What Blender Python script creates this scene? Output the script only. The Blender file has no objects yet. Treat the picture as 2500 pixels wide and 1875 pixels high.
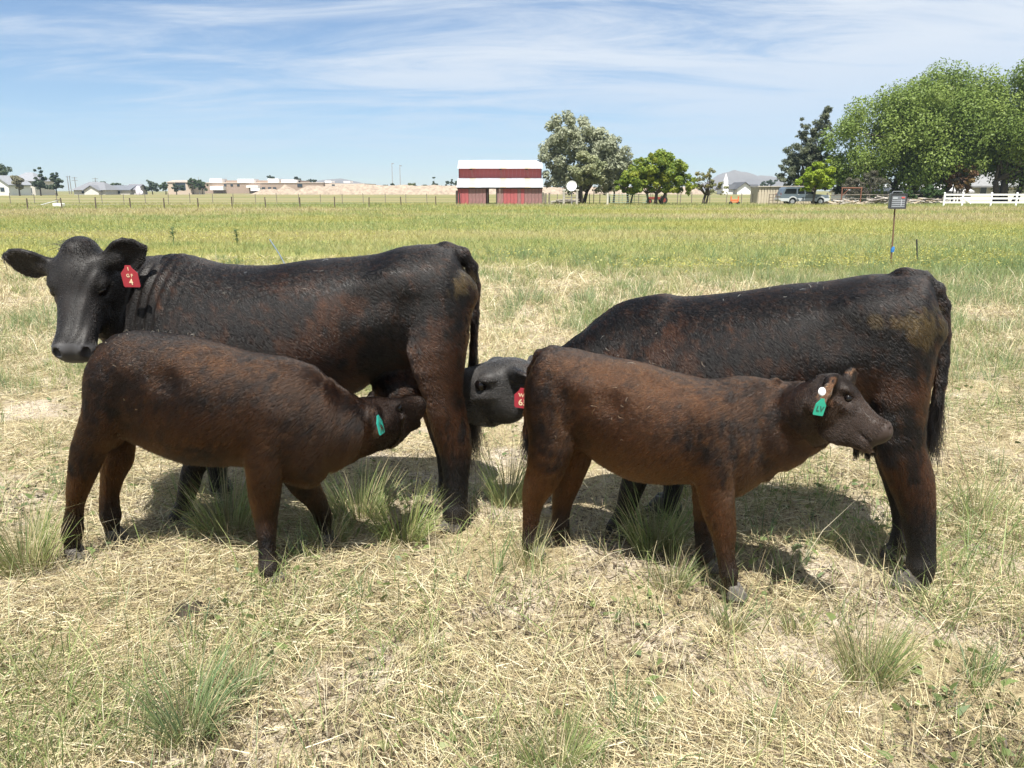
import bpy, math, random
import numpy as np
from math import radians as R, sin, cos, pi
from mathutils import Vector, Matrix

random.seed(4)
rng = np.random.default_rng(11)
scene = bpy.context.scene
COL = scene.collection

# ------------------------------------------------------------------ camera
CAMH = 1.6
FPX, CXP, CYP = 1878.5, 1250.0, 937.5          # photograph pixels: focal length and centre
PITCH = math.atan((CYP - 465.0) / FPX)
cam_d = bpy.data.cameras.new('camera')
cam_d.sensor_width = 36.0
cam_d.lens = 36.0 * FPX / 2500.0
cam_d.clip_start = 0.05
cam_d.clip_end = 12000
cam = bpy.data.objects.new('camera', cam_d)
cam.location = (0, 0, CAMH)
cam.rotation_euler = (pi / 2 - PITCH, 0, 0)
COL.objects.link(cam)
scene.camera = cam

# ------------------------------------------------------------------ sun, sky, exposure
SUN_EL, SUN_AZ = 64.0, 187.0      # azimuth clockwise from +Y (the viewing direction)
scene.view_settings.view_transform = 'Standard'
scene.view_settings.look = 'None'
scene.view_settings.gamma = 1.0
scene.view_settings.use_curve_mapping = False
scene.view_settings.exposure = 1.12
az = R(SUN_AZ)
sd = Vector((sin(az) * cos(R(SUN_EL)), cos(az) * cos(R(SUN_EL)), sin(R(SUN_EL))))
sun_d = bpy.data.lights.new('sun', 'SUN')
sun_d.energy = 5.0
sun_d.angle = R(0.55)
sun_d.color = (1.0, 0.955, 0.88)
sun = bpy.data.objects.new('sun', sun_d)
sun.rotation_euler = sd.to_track_quat('Z', 'Y').to_euler()
sun.location = (0, 0, 40)
COL.objects.link(sun)

world = bpy.data.worlds.new('World')
scene.world = world
world.use_nodes = True


def N(nt, t, **kw):
    n = nt.nodes.new(t)
    for k, v in kw.items():
        if k in n.inputs:
            n.inputs[k].default_value = v
        else:
            setattr(n, k, v)
    return n


def L(nt, a, b):
    nt.links.new(a, b)


def build_sky():
    nt = world.node_tree
    nt.nodes.clear()
    out = N(nt, 'ShaderNodeOutputWorld')
    sky = N(nt, 'ShaderNodeTexSky', sky_type='NISHITA', sun_disc=False)
    sky.sun_elevation = R(SUN_EL)
    sky.sun_rotation = az
    sky.air_density = 1.0
    sky.dust_density = 0.0
    sky.altitude = 1300
    sky.ozone_density = 1.6
    bg = N(nt, 'ShaderNodeBackground')
    bg.inputs['Strength'].default_value = 0.055
    tc = N(nt, 'ShaderNodeTexCoord')
    sep = N(nt, 'ShaderNodeSeparateXYZ')
    L(nt, tc.outputs['Generated'], sep.inputs[0])
    # direction projected on a cloud layer: x/(z+e), y/(z+e)
    za = N(nt, 'ShaderNodeMath', operation='MAXIMUM'); L(nt, sep.outputs['Z'], za.inputs[0]); za.inputs[1].default_value = 0.0
    zb = N(nt, 'ShaderNodeMath', operation='ADD'); L(nt, za.outputs[0], zb.inputs[0]); zb.inputs[1].default_value = 0.09
    dx = N(nt, 'ShaderNodeMath', operation='DIVIDE'); L(nt, sep.outputs['X'], dx.inputs[0]); L(nt, zb.outputs[0], dx.inputs[1])
    dy = N(nt, 'ShaderNodeMath', operation='DIVIDE'); L(nt, sep.outputs['Y'], dy.inputs[0]); L(nt, zb.outputs[0], dy.inputs[1])
    com = N(nt, 'ShaderNodeCombineXYZ'); L(nt, dx.outputs[0], com.inputs[0]); L(nt, dy.outputs[0], com.inputs[1])
    mp = N(nt, 'ShaderNodeMapping'); L(nt, com.outputs[0], mp.inputs['Vector'])
    mp.inputs['Rotation'].default_value = (0, 0, R(14))
    mp.inputs['Scale'].default_value = (0.40, 1.0, 1.0)
    mp.inputs['Location'].default_value = CLOUD_OFF
    n1 = N(nt, 'ShaderNodeTexNoise', Scale=1.7, Detail=11.0, Roughness=0.66, Distortion=0.7)
    L(nt, mp.outputs[0], n1.inputs['Vector'])
    n2 = N(nt, 'ShaderNodeTexNoise', Scale=0.45, Detail=3.0, Roughness=0.5)
    L(nt, mp.outputs[0], n2.inputs['Vector'])
    # coverage leans towards one side of the sky (+X), as a cloud bank does
    cx = N(nt, 'ShaderNodeMapRange'); L(nt, sep.outputs['X'], cx.inputs['Value'])
    cx.inputs['From Min'].default_value = -0.55; cx.inputs['From Max'].default_value = 0.55
    cx.inputs['To Min'].default_value = -0.10; cx.inputs['To Max'].default_value = 0.22
    s1 = N(nt, 'ShaderNodeMath', operation='MULTIPLY_ADD'); L(nt, n2.outputs['Fac'], s1.inputs[0]); s1.inputs[1].default_value = 0.55
    L(nt, n1.outputs['Fac'], s1.inputs[2])
    s2 = N(nt, 'ShaderNodeMath', operation='ADD'); L(nt, s1.outputs[0], s2.inputs[0]); L(nt, cx.outputs[0], s2.inputs[1])
    cr = N(nt, 'ShaderNodeMapRange', interpolation_type='SMOOTHSTEP'); L(nt, s2.outputs[0], cr.inputs['Value'])
    cr.inputs['From Min'].default_value = 0.58; cr.inputs['From Max'].default_value = 0.98
    cr.inputs['To Min'].default_value = 0.0; cr.inputs['To Max'].default_value = 0.9
    # thin towards the horizon haze
    hz = N(nt, 'ShaderNodeMapRange'); L(nt, sep.outputs['Z'], hz.inputs['Value'])
    hz.inputs['From Min'].default_value = 0.0; hz.inputs['From Max'].default_value = 0.16
    hz.inputs['To Min'].default_value = 0.25; hz.inputs['To Max'].default_value = 1.0
    fm = N(nt, 'ShaderNodeMath', operation='MULTIPLY'); L(nt, cr.outputs[0], fm.inputs[0]); L(nt, hz.outputs[0], fm.inputs[1])
    mix = N(nt, 'ShaderNodeMix', data_type='RGBA')
    L(nt, fm.outputs[0], mix.inputs['Factor'])
    tint = N(nt, 'ShaderNodeMix', data_type='RGBA', blend_type='MULTIPLY')
    tint.inputs['Factor'].default_value = 1.0
    L(nt, sky.outputs[0], tint.inputs['A']); tint.inputs['B'].default_value = SKY_TINT
    L(nt, tint.outputs['Result'], mix.inputs['A'])
    mix.inputs['B'].default_value = CLOUD_COL
    L(nt, mix.outputs['Result'], bg.inputs['Color'])
    L(nt, bg.outputs[0], out.inputs[0])


HAZE = .0002
CLOUD_OFF = (3.1, 0.4, 0.0)
SKY_TINT = (0.86, 0.96, 1.06, 1)
CLOUD_COL = (7.2, 7.6, 8.1, 1)
build_sky()
scene.cycles.max_bounces = 6
scene.cycles.diffuse_bounces = 3
scene.cycles.glossy_bounces = 2
scene.cycles.transmission_bounces = 4
scene.cycles.transparent_max_bounces = 4
scene.cycles.volume_bounces = 0
scene.cycles_curves.shape = 'RIBBONS'
scene.cycles.use_denoising = True

# ------------------------------------------------------------------ helpers


def ray(sx, sy):
    """direction through a photograph pixel"""
    f = np.array([0, cos(PITCH), -sin(PITCH)]); u = np.array([0, sin(PITCH), cos(PITCH)])
    d = f * FPX + np.array([1.0, 0, 0]) * (sx - CXP) + u * (CYP - sy)
    return d / FPX


CAM = np.array([0, 0, CAMH])


def at(sx, sy, Y):
    d = ray(sx, sy)
    return CAM + d * (Y / d[1])


def gnd(sx, sy, z=0.0):
    d = ray(sx, sy)
    return CAM + d * ((z - CAMH) / d[2])


def tag(o, label=None, cat=None, group=None, kind=None):
    if label: o['label'] = label
    if cat: o['category'] = cat
    if group: o['group'] = group
    if kind: o['kind'] = kind
    return o


def empty(name, loc, rz=0.0, label=None, cat=None, group=None):
    o = bpy.data.objects.new(name, None)
    o.empty_display_size = 0.2
    o.location = loc
    o.rotation_euler = (0, 0, rz)
    COL.objects.link(o)
    return tag(o, label, cat, group)


def link(name, me, mat=None, parent=None, loc=None, rot=None):
    o = bpy.data.objects.new(name, me)
    COL.objects.link(o)
    if mat is not None and hasattr(me, 'materials') and len(me.materials) == 0:
        me.materials.append(mat)
    if parent is not None: o.parent = parent
    if loc is not None: o.location = loc
    if rot is not None: o.rotation_euler = rot
    return o


def copy_tree(o, parent=None):
    c = o.copy()
    COL.objects.link(c)
    c.parent = parent
    for ch in list(o.children):
        copy_tree(ch, c)
    return c


def mesh_np(name, V, F, smooth=False, col=None):
    """mesh from numpy arrays; F is (n,3) or (n,4); col per vertex (n,3)"""
    V = np.asarray(V, np.float32); F = np.asarray(F, np.int32)
    me = bpy.data.meshes.new(name)
    k = F.shape[1]
    me.vertices.add(len(V)); me.vertices.foreach_set('co', V.ravel())
    me.loops.add(F.size); me.loops.foreach_set('vertex_index', F.ravel())
    me.polygons.add(len(F))
    me.polygons.foreach_set('loop_start', np.arange(len(F), dtype=np.int32) * k)
    if smooth:
        me.polygons.foreach_set('use_smooth', np.ones(len(F), bool))
    if col is not None:
        a = me.attributes.new('tint', 'FLOAT_COLOR', 'POINT')
        c4 = np.ones((len(V), 4), np.float32); c4[:, :3] = col
        a.data.foreach_set('color', c4.ravel())
    me.update(calc_edges=True)
    me.validate()
    return me


class MB:
    """collects simple shapes into one mesh"""
    def __init__(self):
        self.v = []; self.f = []

    def add(self, vs, fs):
        b = len(self.v)
        self.v += [tuple(v) for v in vs]
        self.f += [tuple(b + i for i in f) for f in fs]
        return self

    def box(self, c, s, rz=0.0, rot=None):
        hx, hy, hz = s[0] / 2, s[1] / 2, s[2] / 2
        vs = [Vector((x, y, z)) for x in (-hx, hx) for y in (-hy, hy) for z in (-hz, hz)]
        m = rot if rot is not None else Matrix.Rotation(rz, 3, 'Z')
        vs = [m @ v + Vector(c) for v in vs]
        return self.add(vs, [(0, 1, 3, 2), (4, 6, 7, 5), (0, 4, 5, 1), (2, 3, 7, 6), (0, 2, 6, 4), (1, 5, 7, 3)])

    def tube(self, pts, rad, n=6, cap=True):
        pts = [Vector(p) for p in pts]
        if not hasattr(rad, '__len__'): rad = [rad] * len(pts)
        rings = []
        b0 = len(self.v)
        for i, p in enumerate(pts):
            t = (pts[min(i + 1, len(pts) - 1)] - pts[max(i - 1, 0)]).normalized()
            a = t.cross(Vector((0, 0, 1)) if abs(t.z) < 0.9 else Vector((1, 0, 0))).normalized()
            b = t.cross(a)
            for k in range(n):
                g = 2 * pi * k / n
                self.v.append(tuple(p + (a * cos(g) + b * sin(g)) * rad[i]))
        for i in range(len(pts) - 1):
            for k in range(n):
                self.f.append((b0 + i * n + k, b0 + i * n + (k + 1) % n, b0 + (i + 1) * n + (k + 1) % n, b0 + (i + 1) * n + k))
        if cap:
            self.f.append(tuple(b0 + k for k in range(n)))
            self.f.append(tuple(b0 + (len(pts) - 1) * n + k for k in reversed(range(n))))
        return self

    def prism(self, poly, axis, d0, d1):
        """polygon (2D list) extruded along an axis; axis 'y': poly is (x,z)"""
        n = len(poly)
        def P(a, b, d):
            return {'y': (a, d, b), 'x': (d, a, b), 'z': (a, b, d)}[axis]
        vs = [P(a, b, d0) for a, b in poly] + [P(a, b, d1) for a, b in poly]
        fs = [tuple(range(n)), tuple(reversed(range(n, 2 * n)))] + [(i, i + n, (i + 1) % n + n, (i + 1) % n) for i in range(n)]
        return self.add(vs, fs)

    def mesh(self, name, smooth=False, bevel=0):
        me = bpy.data.meshes.new(name)
        me.from_pydata(self.v, [], self.f)
        import bmesh
        bm = bmesh.new(); bm.from_mesh(me)
        bmesh.ops.recalc_face_normals(bm, faces=bm.faces)
        if bevel:
            bmesh.ops.bevel(bm, geom=list(bm.edges), offset=bevel, segments=2, affect='EDGES', profile=0.6)
        if smooth:
            for f in bm.faces: f.smooth = True
        bm.to_mesh(me); bm.free()
        return me

    def build(self, name, mat, parent=None, smooth=False, bevel=0, loc=None, rot=None):
        return link(name, self.mesh(name, smooth, bevel), mat, parent, loc, rot)


def hash3(i, j, k, seed):
    h = (i.astype(np.uint32) * np.uint32(374761393) + j.astype(np.uint32) * np.uint32(668265263) + k.astype(np.uint32) * np.uint32(2147483647 & 0x7feb352d) + np.uint32((seed * 2654435761) & 0xffffffff))
    h = (h ^ (h >> np.uint32(13))) * np.uint32(1274126177)
    h = h ^ (h >> np.uint32(16))
    return (h & np.uint32(0xffffff)).astype(np.float32) / np.float32(0xffffff)


def vnoise(P, scale=1.0, seed=0, octaves=1):
    """value noise in 0..1"""
    P = np.asarray(P, np.float32)
    out = np.zeros(len(P), np.float32); amp = 1.0; tot = 0.0
    for o in range(octaves):
        Q = P * scale * (2 ** o) + 1000.0
        I = np.floor(Q).astype(np.int64); F = Q - I
        F = F * F * (3 - 2 * F)
        v = np.zeros(len(P), np.float32)
        for a in (0, 1):
            wa = F[:, 0] if a else 1 - F[:, 0]
            for b in (0, 1):
                wb = F[:, 1] if b else 1 - F[:, 1]
                for c in (0, 1):
                    wc = F[:, 2] if c else 1 - F[:, 2]
                    v += wa * wb * wc * hash3(I[:, 0] + a, I[:, 1] + b, I[:, 2] + c, seed + o * 17)
        out += amp * v; tot += amp; amp *= 0.5
    return out / tot


# ------------------------------------------------------------------ materials
MATS = {}


def pmat(name, col, rough=0.6, metal=0.0, spec=0.5, var=0.0, vscale=3.0, bump=0.0, bscale=30.0, col2=None, coord='Object', stretch=None, coat=0.0):
    """principled material with noise variation and fine relief"""
    if name in MATS: return MATS[name]
    m = bpy.data.materials.new(name); m.use_nodes = True
    nt = m.node_tree; p = nt.nodes['Principled BSDF']
    p.inputs['Roughness'].default_value = rough
    p.inputs['Metallic'].default_value = metal
    p.inputs['Specular IOR Level'].default_value = spec
    if coat: p.inputs['Coat Weight'].default_value = coat
    p.inputs['Base Color'].default_value = (*col, 1)
    tc = N(nt, 'ShaderNodeTexCoord'); vec = tc.outputs[coord]
    if stretch:
        mp = N(nt, 'ShaderNodeMapping'); mp.inputs['Scale'].default_value = stretch; L(nt, vec, mp.inputs[0]); vec = mp.outputs[0]
    if var or col2:
        n = N(nt, 'ShaderNodeTexNoise', Scale=vscale, Detail=6.0, Roughness=0.62); L(nt, vec, n.inputs['Vector'])
        mr = N(nt, 'ShaderNodeMapRange'); L(nt, n.outputs['Fac'], mr.inputs['Value'])
        mr.inputs['From Min'].default_value = 0.35; mr.inputs['From Max'].default_value = 0.65
        mx = N(nt, 'ShaderNodeMix', data_type='RGBA'); L(nt, mr.outputs[0], mx.inputs['Factor'])
        c2 = col2 if col2 else tuple(c * (1 - var) for c in col)
        mx.inputs['A'].default_value = (*col, 1); mx.inputs['B'].default_value = (*c2, 1)
        L(nt, mx.outputs['Result'], p.inputs['Base Color'])
    if bump:
        n = N(nt, 'ShaderNodeTexNoise', Scale=bscale, Detail=4.0); L(nt, vec, n.inputs['Vector'])
        b = N(nt, 'ShaderNodeBump', Strength=bump, Distance=0.02); L(nt, n.outputs['Fac'], b.inputs['Height'])
        L(nt, b.outputs[0], p.inputs['Normal'])
    MATS[name] = m
    return m


def leafmat(name, rough=0.55, trans=0.35, spec=0.3, gain=1.0):
    """blade or leaf: colour from the 'tint' attribute, part of the light passes through"""
    if name in MATS: return MATS[name]
    m = bpy.data.materials.new(name); m.use_nodes = True
    nt = m.node_tree; nt.nodes.clear()
    out = N(nt, 'ShaderNodeOutputMaterial')
    a = N(nt, 'ShaderNodeAttribute', attribute_name='tint')
    p = N(nt, 'ShaderNodeBsdfPrincipled'); p.inputs['Roughness'].default_value = rough; p.inputs['Specular IOR Level'].default_value = spec
    t = N(nt, 'ShaderNodeBsdfTranslucent')
    mx = N(nt, 'ShaderNodeMixShader'); mx.inputs[0].default_value = trans
    L(nt, a.outputs['Color'], p.inputs['Base Color']); L(nt, a.outputs['Color'], t.inputs['Color'])
    L(nt, p.outputs[0], mx.inputs[1]); L(nt, t.outputs[0], mx.inputs[2]); L(nt, mx.outputs[0], out.inputs[0])
    MATS[name] = m
    return m
# ------------------------------------------------------------------ ground: one sheet to the horizon
def ground_z(x, y):
    x = np.asarray(x, float); y = np.asarray(y, float)
    P = np.stack([x, y, np.zeros_like(x)], -1).reshape(-1, 3)
    r = np.sqrt(P[:, 0] ** 2 + P[:, 1] ** 2)
    z = (vnoise(P, 1.1, 301, 2) - .5) * .05 + (vnoise(P, 6.0, 302, 2) - .5) * .022
    return (z * np.clip(1.6 - r / 25, 0, 1)).reshape(x.shape)


def straw_zone(P):
    """1 where the dry trampled ground is, 0 in the green pasture"""
    n = vnoise(P, .35, 55, 3); n2 = vnoise(P, 1.3, 56, 2)
    edge = 15.5 - .42 * P[:, 0] + (n - .5) * 10 + (n2 - .5) * 3
    return smooth01(P[:, 1] - edge, 2.5, -2.5)


def smooth01(x, a, b):
    t = np.clip((x - a) / (b - a), 0, 1)
    return t * t * (3 - 2 * t)


def mixc(a, b, t):
    return a + (np.asarray(b, np.float32) - a) * np.asarray(t)[:, None]


rad = np.concatenate([[0.0], np.geomspace(.35, 3300, 150)])
nang = 200
th = np.linspace(0, 2 * pi, nang, endpoint=False)
GX = rad[1:, None] * np.sin(th)[None]; GY = rad[1:, None] * np.cos(th)[None] + .0
GZ = ground_z(GX, GY)
gv = np.concatenate([[[0, 0, 0]], np.stack([GX, GY, GZ], -1).reshape(-1, 3)])
i0 = np.arange(149)[:, None] * nang + np.arange(nang)[None] + 1
j0 = np.arange(149)[:, None] * nang + (np.arange(nang)[None] + 1) % nang + 1
gf = np.stack([i0, j0, j0 + nang, i0 + nang], -1).reshape(-1, 4)[:, ::-1]
gf0 = np.stack([np.zeros(nang, int), np.arange(nang) + 1, (np.arange(nang) + 1) % nang + 1, (np.arange(nang) + 1) % nang + 1], -1)
tri = np.concatenate([gf[:, [0, 1, 2]], gf[:, [0, 2, 3]], gf0[:, [0, 2, 1]]])


def ground_mat():
    m = bpy.data.materials.new('pasture ground'); m.use_nodes = True
    nt = m.node_tree; p = nt.nodes['Principled BSDF']
    p.inputs['Roughness'].default_value = .95; p.inputs['Specular IOR Level'].default_value = .1
    geo = N(nt, 'ShaderNodeNewGeometry')
    pos = geo.outputs['Position']
    sep = N(nt, 'ShaderNodeSeparateXYZ'); L(nt, pos, sep.inputs[0])

    def noise(sc, det=5.0, rough=.6, stretch=None):
        v = pos
        if stretch:
            mp = N(nt, 'ShaderNodeMapping'); mp.inputs['Scale'].default_value = stretch; L(nt, pos, mp.inputs[0]); v = mp.outputs[0]
        n = N(nt, 'ShaderNodeTexNoise', Scale=sc, Detail=det, Roughness=rough); L(nt, v, n.inputs['Vector']); return n.outputs['Fac']

    def rng_(v, a, b, c=0.0, d=1.0):
        r = N(nt, 'ShaderNodeMapRange', interpolation_type='SMOOTHSTEP'); L(nt, v, r.inputs['Value'])
        r.inputs['From Min'].default_value = a; r.inputs['From Max'].default_value = b; r.inputs['To Min'].default_value = c; r.inputs['To Max'].default_value = d
        return r.outputs[0]

    def mix(f, a, b):
        x = N(nt, 'ShaderNodeMix', data_type='RGBA')
        L(nt, f, x.inputs['Factor'])
        for s, k in ((a, 'A'), (b, 'B')):
            if isinstance(s, tuple): x.inputs[k].default_value = (*s, 1)
            else: L(nt, s, x.inputs[k])
        return x.outputs['Result']
    soil = mix(rng_(noise(9, 6), .38, .62), (.31, .262, .205), (.42, .365, .295))
    straw = mix(rng_(noise(26, 6), .35, .65), (.22, .18, .105), (.32, .27, .165))
    near = mix(rng_(noise(1.7, 5), .42, .60), straw, soil)
    near = mix(rng_(noise(55, 4), .50, .68), near, (.13, .10, .06))
    g1 = mix(rng_(noise(.22, 6, .65), .36, .64), (.19, .21, .065), (.29, .275, .10))
    g2 = mix(rng_(noise(.06, 5, .6, (.5, 1.6, 1)), .50, .66), g1, (.36, .30, .135))
    g3 = mix(rng_(noise(2.2, 5, .7), .40, .66), g2, (.20, .19, .065))
    far = mix(rng_(noise(.016, 4, .55, (.3, 2.2, 1)), .42, .58), (.20, .175, .085), (.145, .15, .058))
    fy = N(nt, 'ShaderNodeMath', operation='ABSOLUTE'); L(nt, sep.outputs['Y'], fy.inputs[0])
    a = mix(rng_(fy.outputs[0], 12, 20), near, g3)
    b = mix(rng_(fy.outputs[0], 78, 105), a, far)
    L(nt, b, p.inputs['Base Color'])
    bp = N(nt, 'ShaderNodeBump', Strength=.6, Distance=.02); L(nt, noise(40, 6, .7), bp.inputs['Height']); L(nt, bp.outputs[0], p.inputs['Normal'])
    return m


go = link('ground', mesh_np('ground', gv, tri, True), ground_mat())
tag(go, kind='structure')


# ------------------------------------------------------------------ grass: blades with a bend, colour per blade
def blades(name, P, az_, elev, length, width, bend, col, mat, label=None, simple=False):
    """P (n,3) roots; az_ heading; elev angle of the lower half above ground; bend turns the upper half down"""
    n = len(P)
    h = np.stack([np.cos(az_), np.sin(az_), np.zeros(n)], 1)
    up = np.array([0, 0, 1.0])
    d1 = h * np.cos(elev)[:, None] + up * np.sin(elev)[:, None]
    e2 = elev - bend
    d2 = h * np.cos(e2)[:, None] + up * np.sin(e2)[:, None]
    sa = rng.random(n) * 2 * pi
    side = np.stack([-np.sin(az_), np.cos(az_), np.zeros(n)], 1)
    nb = np.cross(d1, side)
    side = side * np.cos(sa)[:, None] + nb * np.sin(sa)[:, None]
    w = side * (width / 2)[:, None]
    m = P + d1 * (length * .5)[:, None]
    t = m + d2 * (length * .5)[:, None]
    if simple:        # far off a blade is one sliver
        V = np.stack([P - w, P + w, t], 1).reshape(-1, 3)
        o = link(name, mesh_np(name, V, np.arange(n * 3).reshape(-1, 3), False, np.repeat(col, 3, 0)), mat)
        tag(o, label, None, kind='stuff')
        return o
    V = np.stack([P - w, P + w, m - w * .85, m + w * .85, t], 1).reshape(-1, 3)
    b = np.arange(n)[:, None] * 5
    F = np.stack([b + np.array([0, 1, 3]), b + np.array([0, 3, 2]), b + np.array([2, 3, 4])], 1).reshape(-1, 3)
    C = np.repeat(col, 5, 0)
    o = link(name, mesh_np(name, V, F, False, C), mat)
    tag(o, label, 'grass' if label else None, kind='stuff')
    return o


def scatter(n, y0, y1, power=1.0, margin=1.5, xr=.80):
    """positions in the wedge in front, denser towards the near edge"""
    n = int(n * (1.55 if y0 < 2 else 1.2))
    u = rng.random(n)
    y = y0 * (y1 / y0) ** (u ** power)
    x = (rng.random(n) * 2 - 1) * (xr * y + margin)
    P = np.stack([x, y, np.zeros(n)], 1)
    P[:, 2] = ground_z(x, y)
    return P


GRASS = leafmat('grass blade', rough=.5, trans=.32, spec=.35)
DRY = leafmat('dry straw', rough=.55, trans=.18, spec=.35)


def dry_col(n):
    a = np.array([(.58, .50, .31), (.51, .43, .25), (.66, .60, .43), (.40, .315, .18), (.50, .48, .26), (.25, .19, .125), (.55, .51, .33)])
    w = np.array([.26, .20, .14, .12, .10, .10, .08])
    c = a[rng.choice(len(a), n, p=w / w.sum())]
    return (c * (.66 + .46 * rng.random((n, 1)))).astype(np.float32)


def green_col(n, blue=.0):
    a = np.array([(.20, .255, .075), (.25, .30, .095), (.165, .22, .085), (.30, .32, .11), (.36, .34, .14)])
    c = a[rng.choice(len(a), n, p=[.3, .25, .2, .15, .1])]
    c = c * np.array([1 - .22 * blue, 1 - .03 * blue, 1 + .5 * blue])
    return (c * (.72 + .5 * rng.random((n, 1)))).astype(np.float32)


def lay_litter():
    # trampled dry straw close by
    P = scatter(275000, 1.55, 9.0, .84)
    bare = vnoise(P, 1.7, 401, 3)
    P = P[rng.random(len(P)) < smooth01(P[:, 1], 9.0, 5.2)]
    bare = .6 * vnoise(P, 1.1, 401, 3) + .4 * vnoise(P, 3.2, 403, 2)
    P = P[(rng.random(len(P)) < np.clip(1.5 - 1.75 * smooth01(bare, .44, .60), .05, 1))]
    n = len(P)
    P[:, 2] += rng.random(n) ** 1.5 * .05
    # straw lies in swirls: a local preferred heading
    pref = vnoise(P, .9, 402, 2) * 4 * pi
    azm = np.where(rng.random(n) < .45, pref + rng.normal(0, .5, n), rng.random(n) * 2 * pi)
    ln = rng.gamma(3.0, .022, n) + .025
    blades('straw_litter', P, azm, rng.normal(.05, .16, n), ln, rng.uniform(.0016, .0036, n), rng.normal(.1, .25, n), dry_col(n), DRY)
    # crumbled chaff
    P = scatter(70000, 1.55, 5.5, .8)
    n = len(P); P[:, 2] += .004
    blades('chaff', P, rng.random(n) * 6.28, rng.normal(.05, .15, n), rng.uniform(.012, .04, n), rng.uniform(.002, .005, n), rng.normal(0, .3, n), dry_col(n) * .9, DRY, simple=True)
    # dry stems still standing
    P = scatter(26000, 1.6, 8.0, .9)
    n = len(P)
    blades('dry_grass', P, rng.random(n) * 6.28, rng.uniform(.5, 1.45, n), rng.gamma(3, .034, n) + .03, rng.uniform(.0014, .0026, n), rng.uniform(-.1, .7, n), dry_col(n), DRY)
    # thin green grass in loose patches
    P = scatter(80000, 1.6, 9.0, .9)
    m = vnoise(P, 1.5, 405, 3); m2 = vnoise(P, .5, 406, 2)
    P = P[rng.random(len(P)) < smooth01(m + .5 * (m2 - .5), .52, .80) * .42 + .035]
    n = len(P)
    blades('green_grass', P, rng.random(n) * 6.28, rng.uniform(.6, 1.5, n), rng.gamma(3, .045, n) + .05, rng.uniform(.002, .0042, n), rng.uniform(-.1, .8, n), green_col(n, .25), GRASS)


def lay_sprigs():
    # short upright sprigs scattered in the straw
    C = scatter(210, 1.75, 7.5, .8)
    k = 26
    Q = np.repeat(C, k, 0); n = len(Q)
    sp = np.repeat(rng.uniform(.015, .06, len(C)), k)
    a = rng.random(n) * 6.28; rr = np.sqrt(rng.random(n)) * sp
    Q[:, 0] += np.cos(a) * rr; Q[:, 1] += np.sin(a) * rr
    hh = np.repeat(rng.uniform(.07, .24, len(C)), k)
    keep = rng.random(n) < np.repeat(rng.uniform(.35, 1, len(C)), k)
    blue = np.repeat(rng.random(len(C)) * .9, k)
    c = green_col(n) * np.stack([1 - .25 * blue, 1 - .03 * blue, 1 + .5 * blue], 1) * .9
    e = rng.uniform(1.0, 1.52, n)
    blades('green_sprigs', Q[keep], (a + rng.normal(0, .7, n))[keep], e[keep], (hh * rng.uniform(.5, 1.15, n))[keep], rng.uniform(.002, .0042, n)[keep], rng.uniform(-.1, .6, n)[keep], c.astype(np.float32)[keep], GRASS)


def lay_mid():
    # straw further back, bigger pieces as detail shrinks
    P = scatter(150000, 4.8, 19, 1.0)
    P = P[rng.random(len(P)) < (straw_zone(P) + .06) * smooth01(P[:, 1], 4.8, 8.5)]
    n = len(P); P[:, 2] += rng.random(n) ** 2 * .05
    s = P[:, 1] / 7
    blades('straw_litter', P, rng.random(n) * 6.28, rng.normal(.1, .22, n), (rng.gamma(3, .035, n) + .04) * s ** .3, rng.uniform(.003, .006, n) * s, rng.normal(.1, .3, n), dry_col(n), DRY, simple=True)
    P = scatter(40000, 5.5, 17, 1.0)
    P = P[rng.random(len(P)) < straw_zone(P) * smooth01(P[:, 1], 5.5, 8)]
    n = len(P); s = P[:, 1] / 7
    blades('dry_grass', P, rng.random(n) * 6.28, rng.uniform(.4, 1.4, n), rng.gamma(3, .05, n) + .05, rng.uniform(.003, .005, n) * s, rng.uniform(-.1, .7, n), dry_col(n), DRY)
    # green clumps
    C = scatter(3600, 5.5, 20, 1.0)
    w = vnoise(C, 1.0, 411, 3)
    keep = rng.random(len(C)) < smooth01(w + .012 * (C[:, 0]) , .40, .74)
    C = C[keep]
    k = 46
    Q = np.repeat(C, k, 0); n = len(Q)
    sp = np.repeat(rng.uniform(.05, .16, len(C)), k)
    a = rng.random(n) * 6.28; rr = np.sqrt(rng.random(n)) * sp
    Q[:, 0] += np.cos(a) * rr; Q[:, 1] += np.sin(a) * rr
    hh = np.repeat(rng.uniform(.14, .36, len(C)), k)
    blue = np.repeat(rng.random(len(C)) * .8, k)
    s = Q[:, 1] / 8
    c = green_col(n) * np.stack([1 - .25 * blue, 1 - .02 * blue, 1 + .5 * blue], 1)
    blades('green_grass', Q, a + rng.normal(0, .6, n), rng.uniform(.95, 1.5, n), hh * rng.uniform(.5, 1.2, n), rng.uniform(.003, .0055, n) * s, rng.uniform(-.1, .6, n), c.astype(np.float32), GRASS, simple=True)


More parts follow.
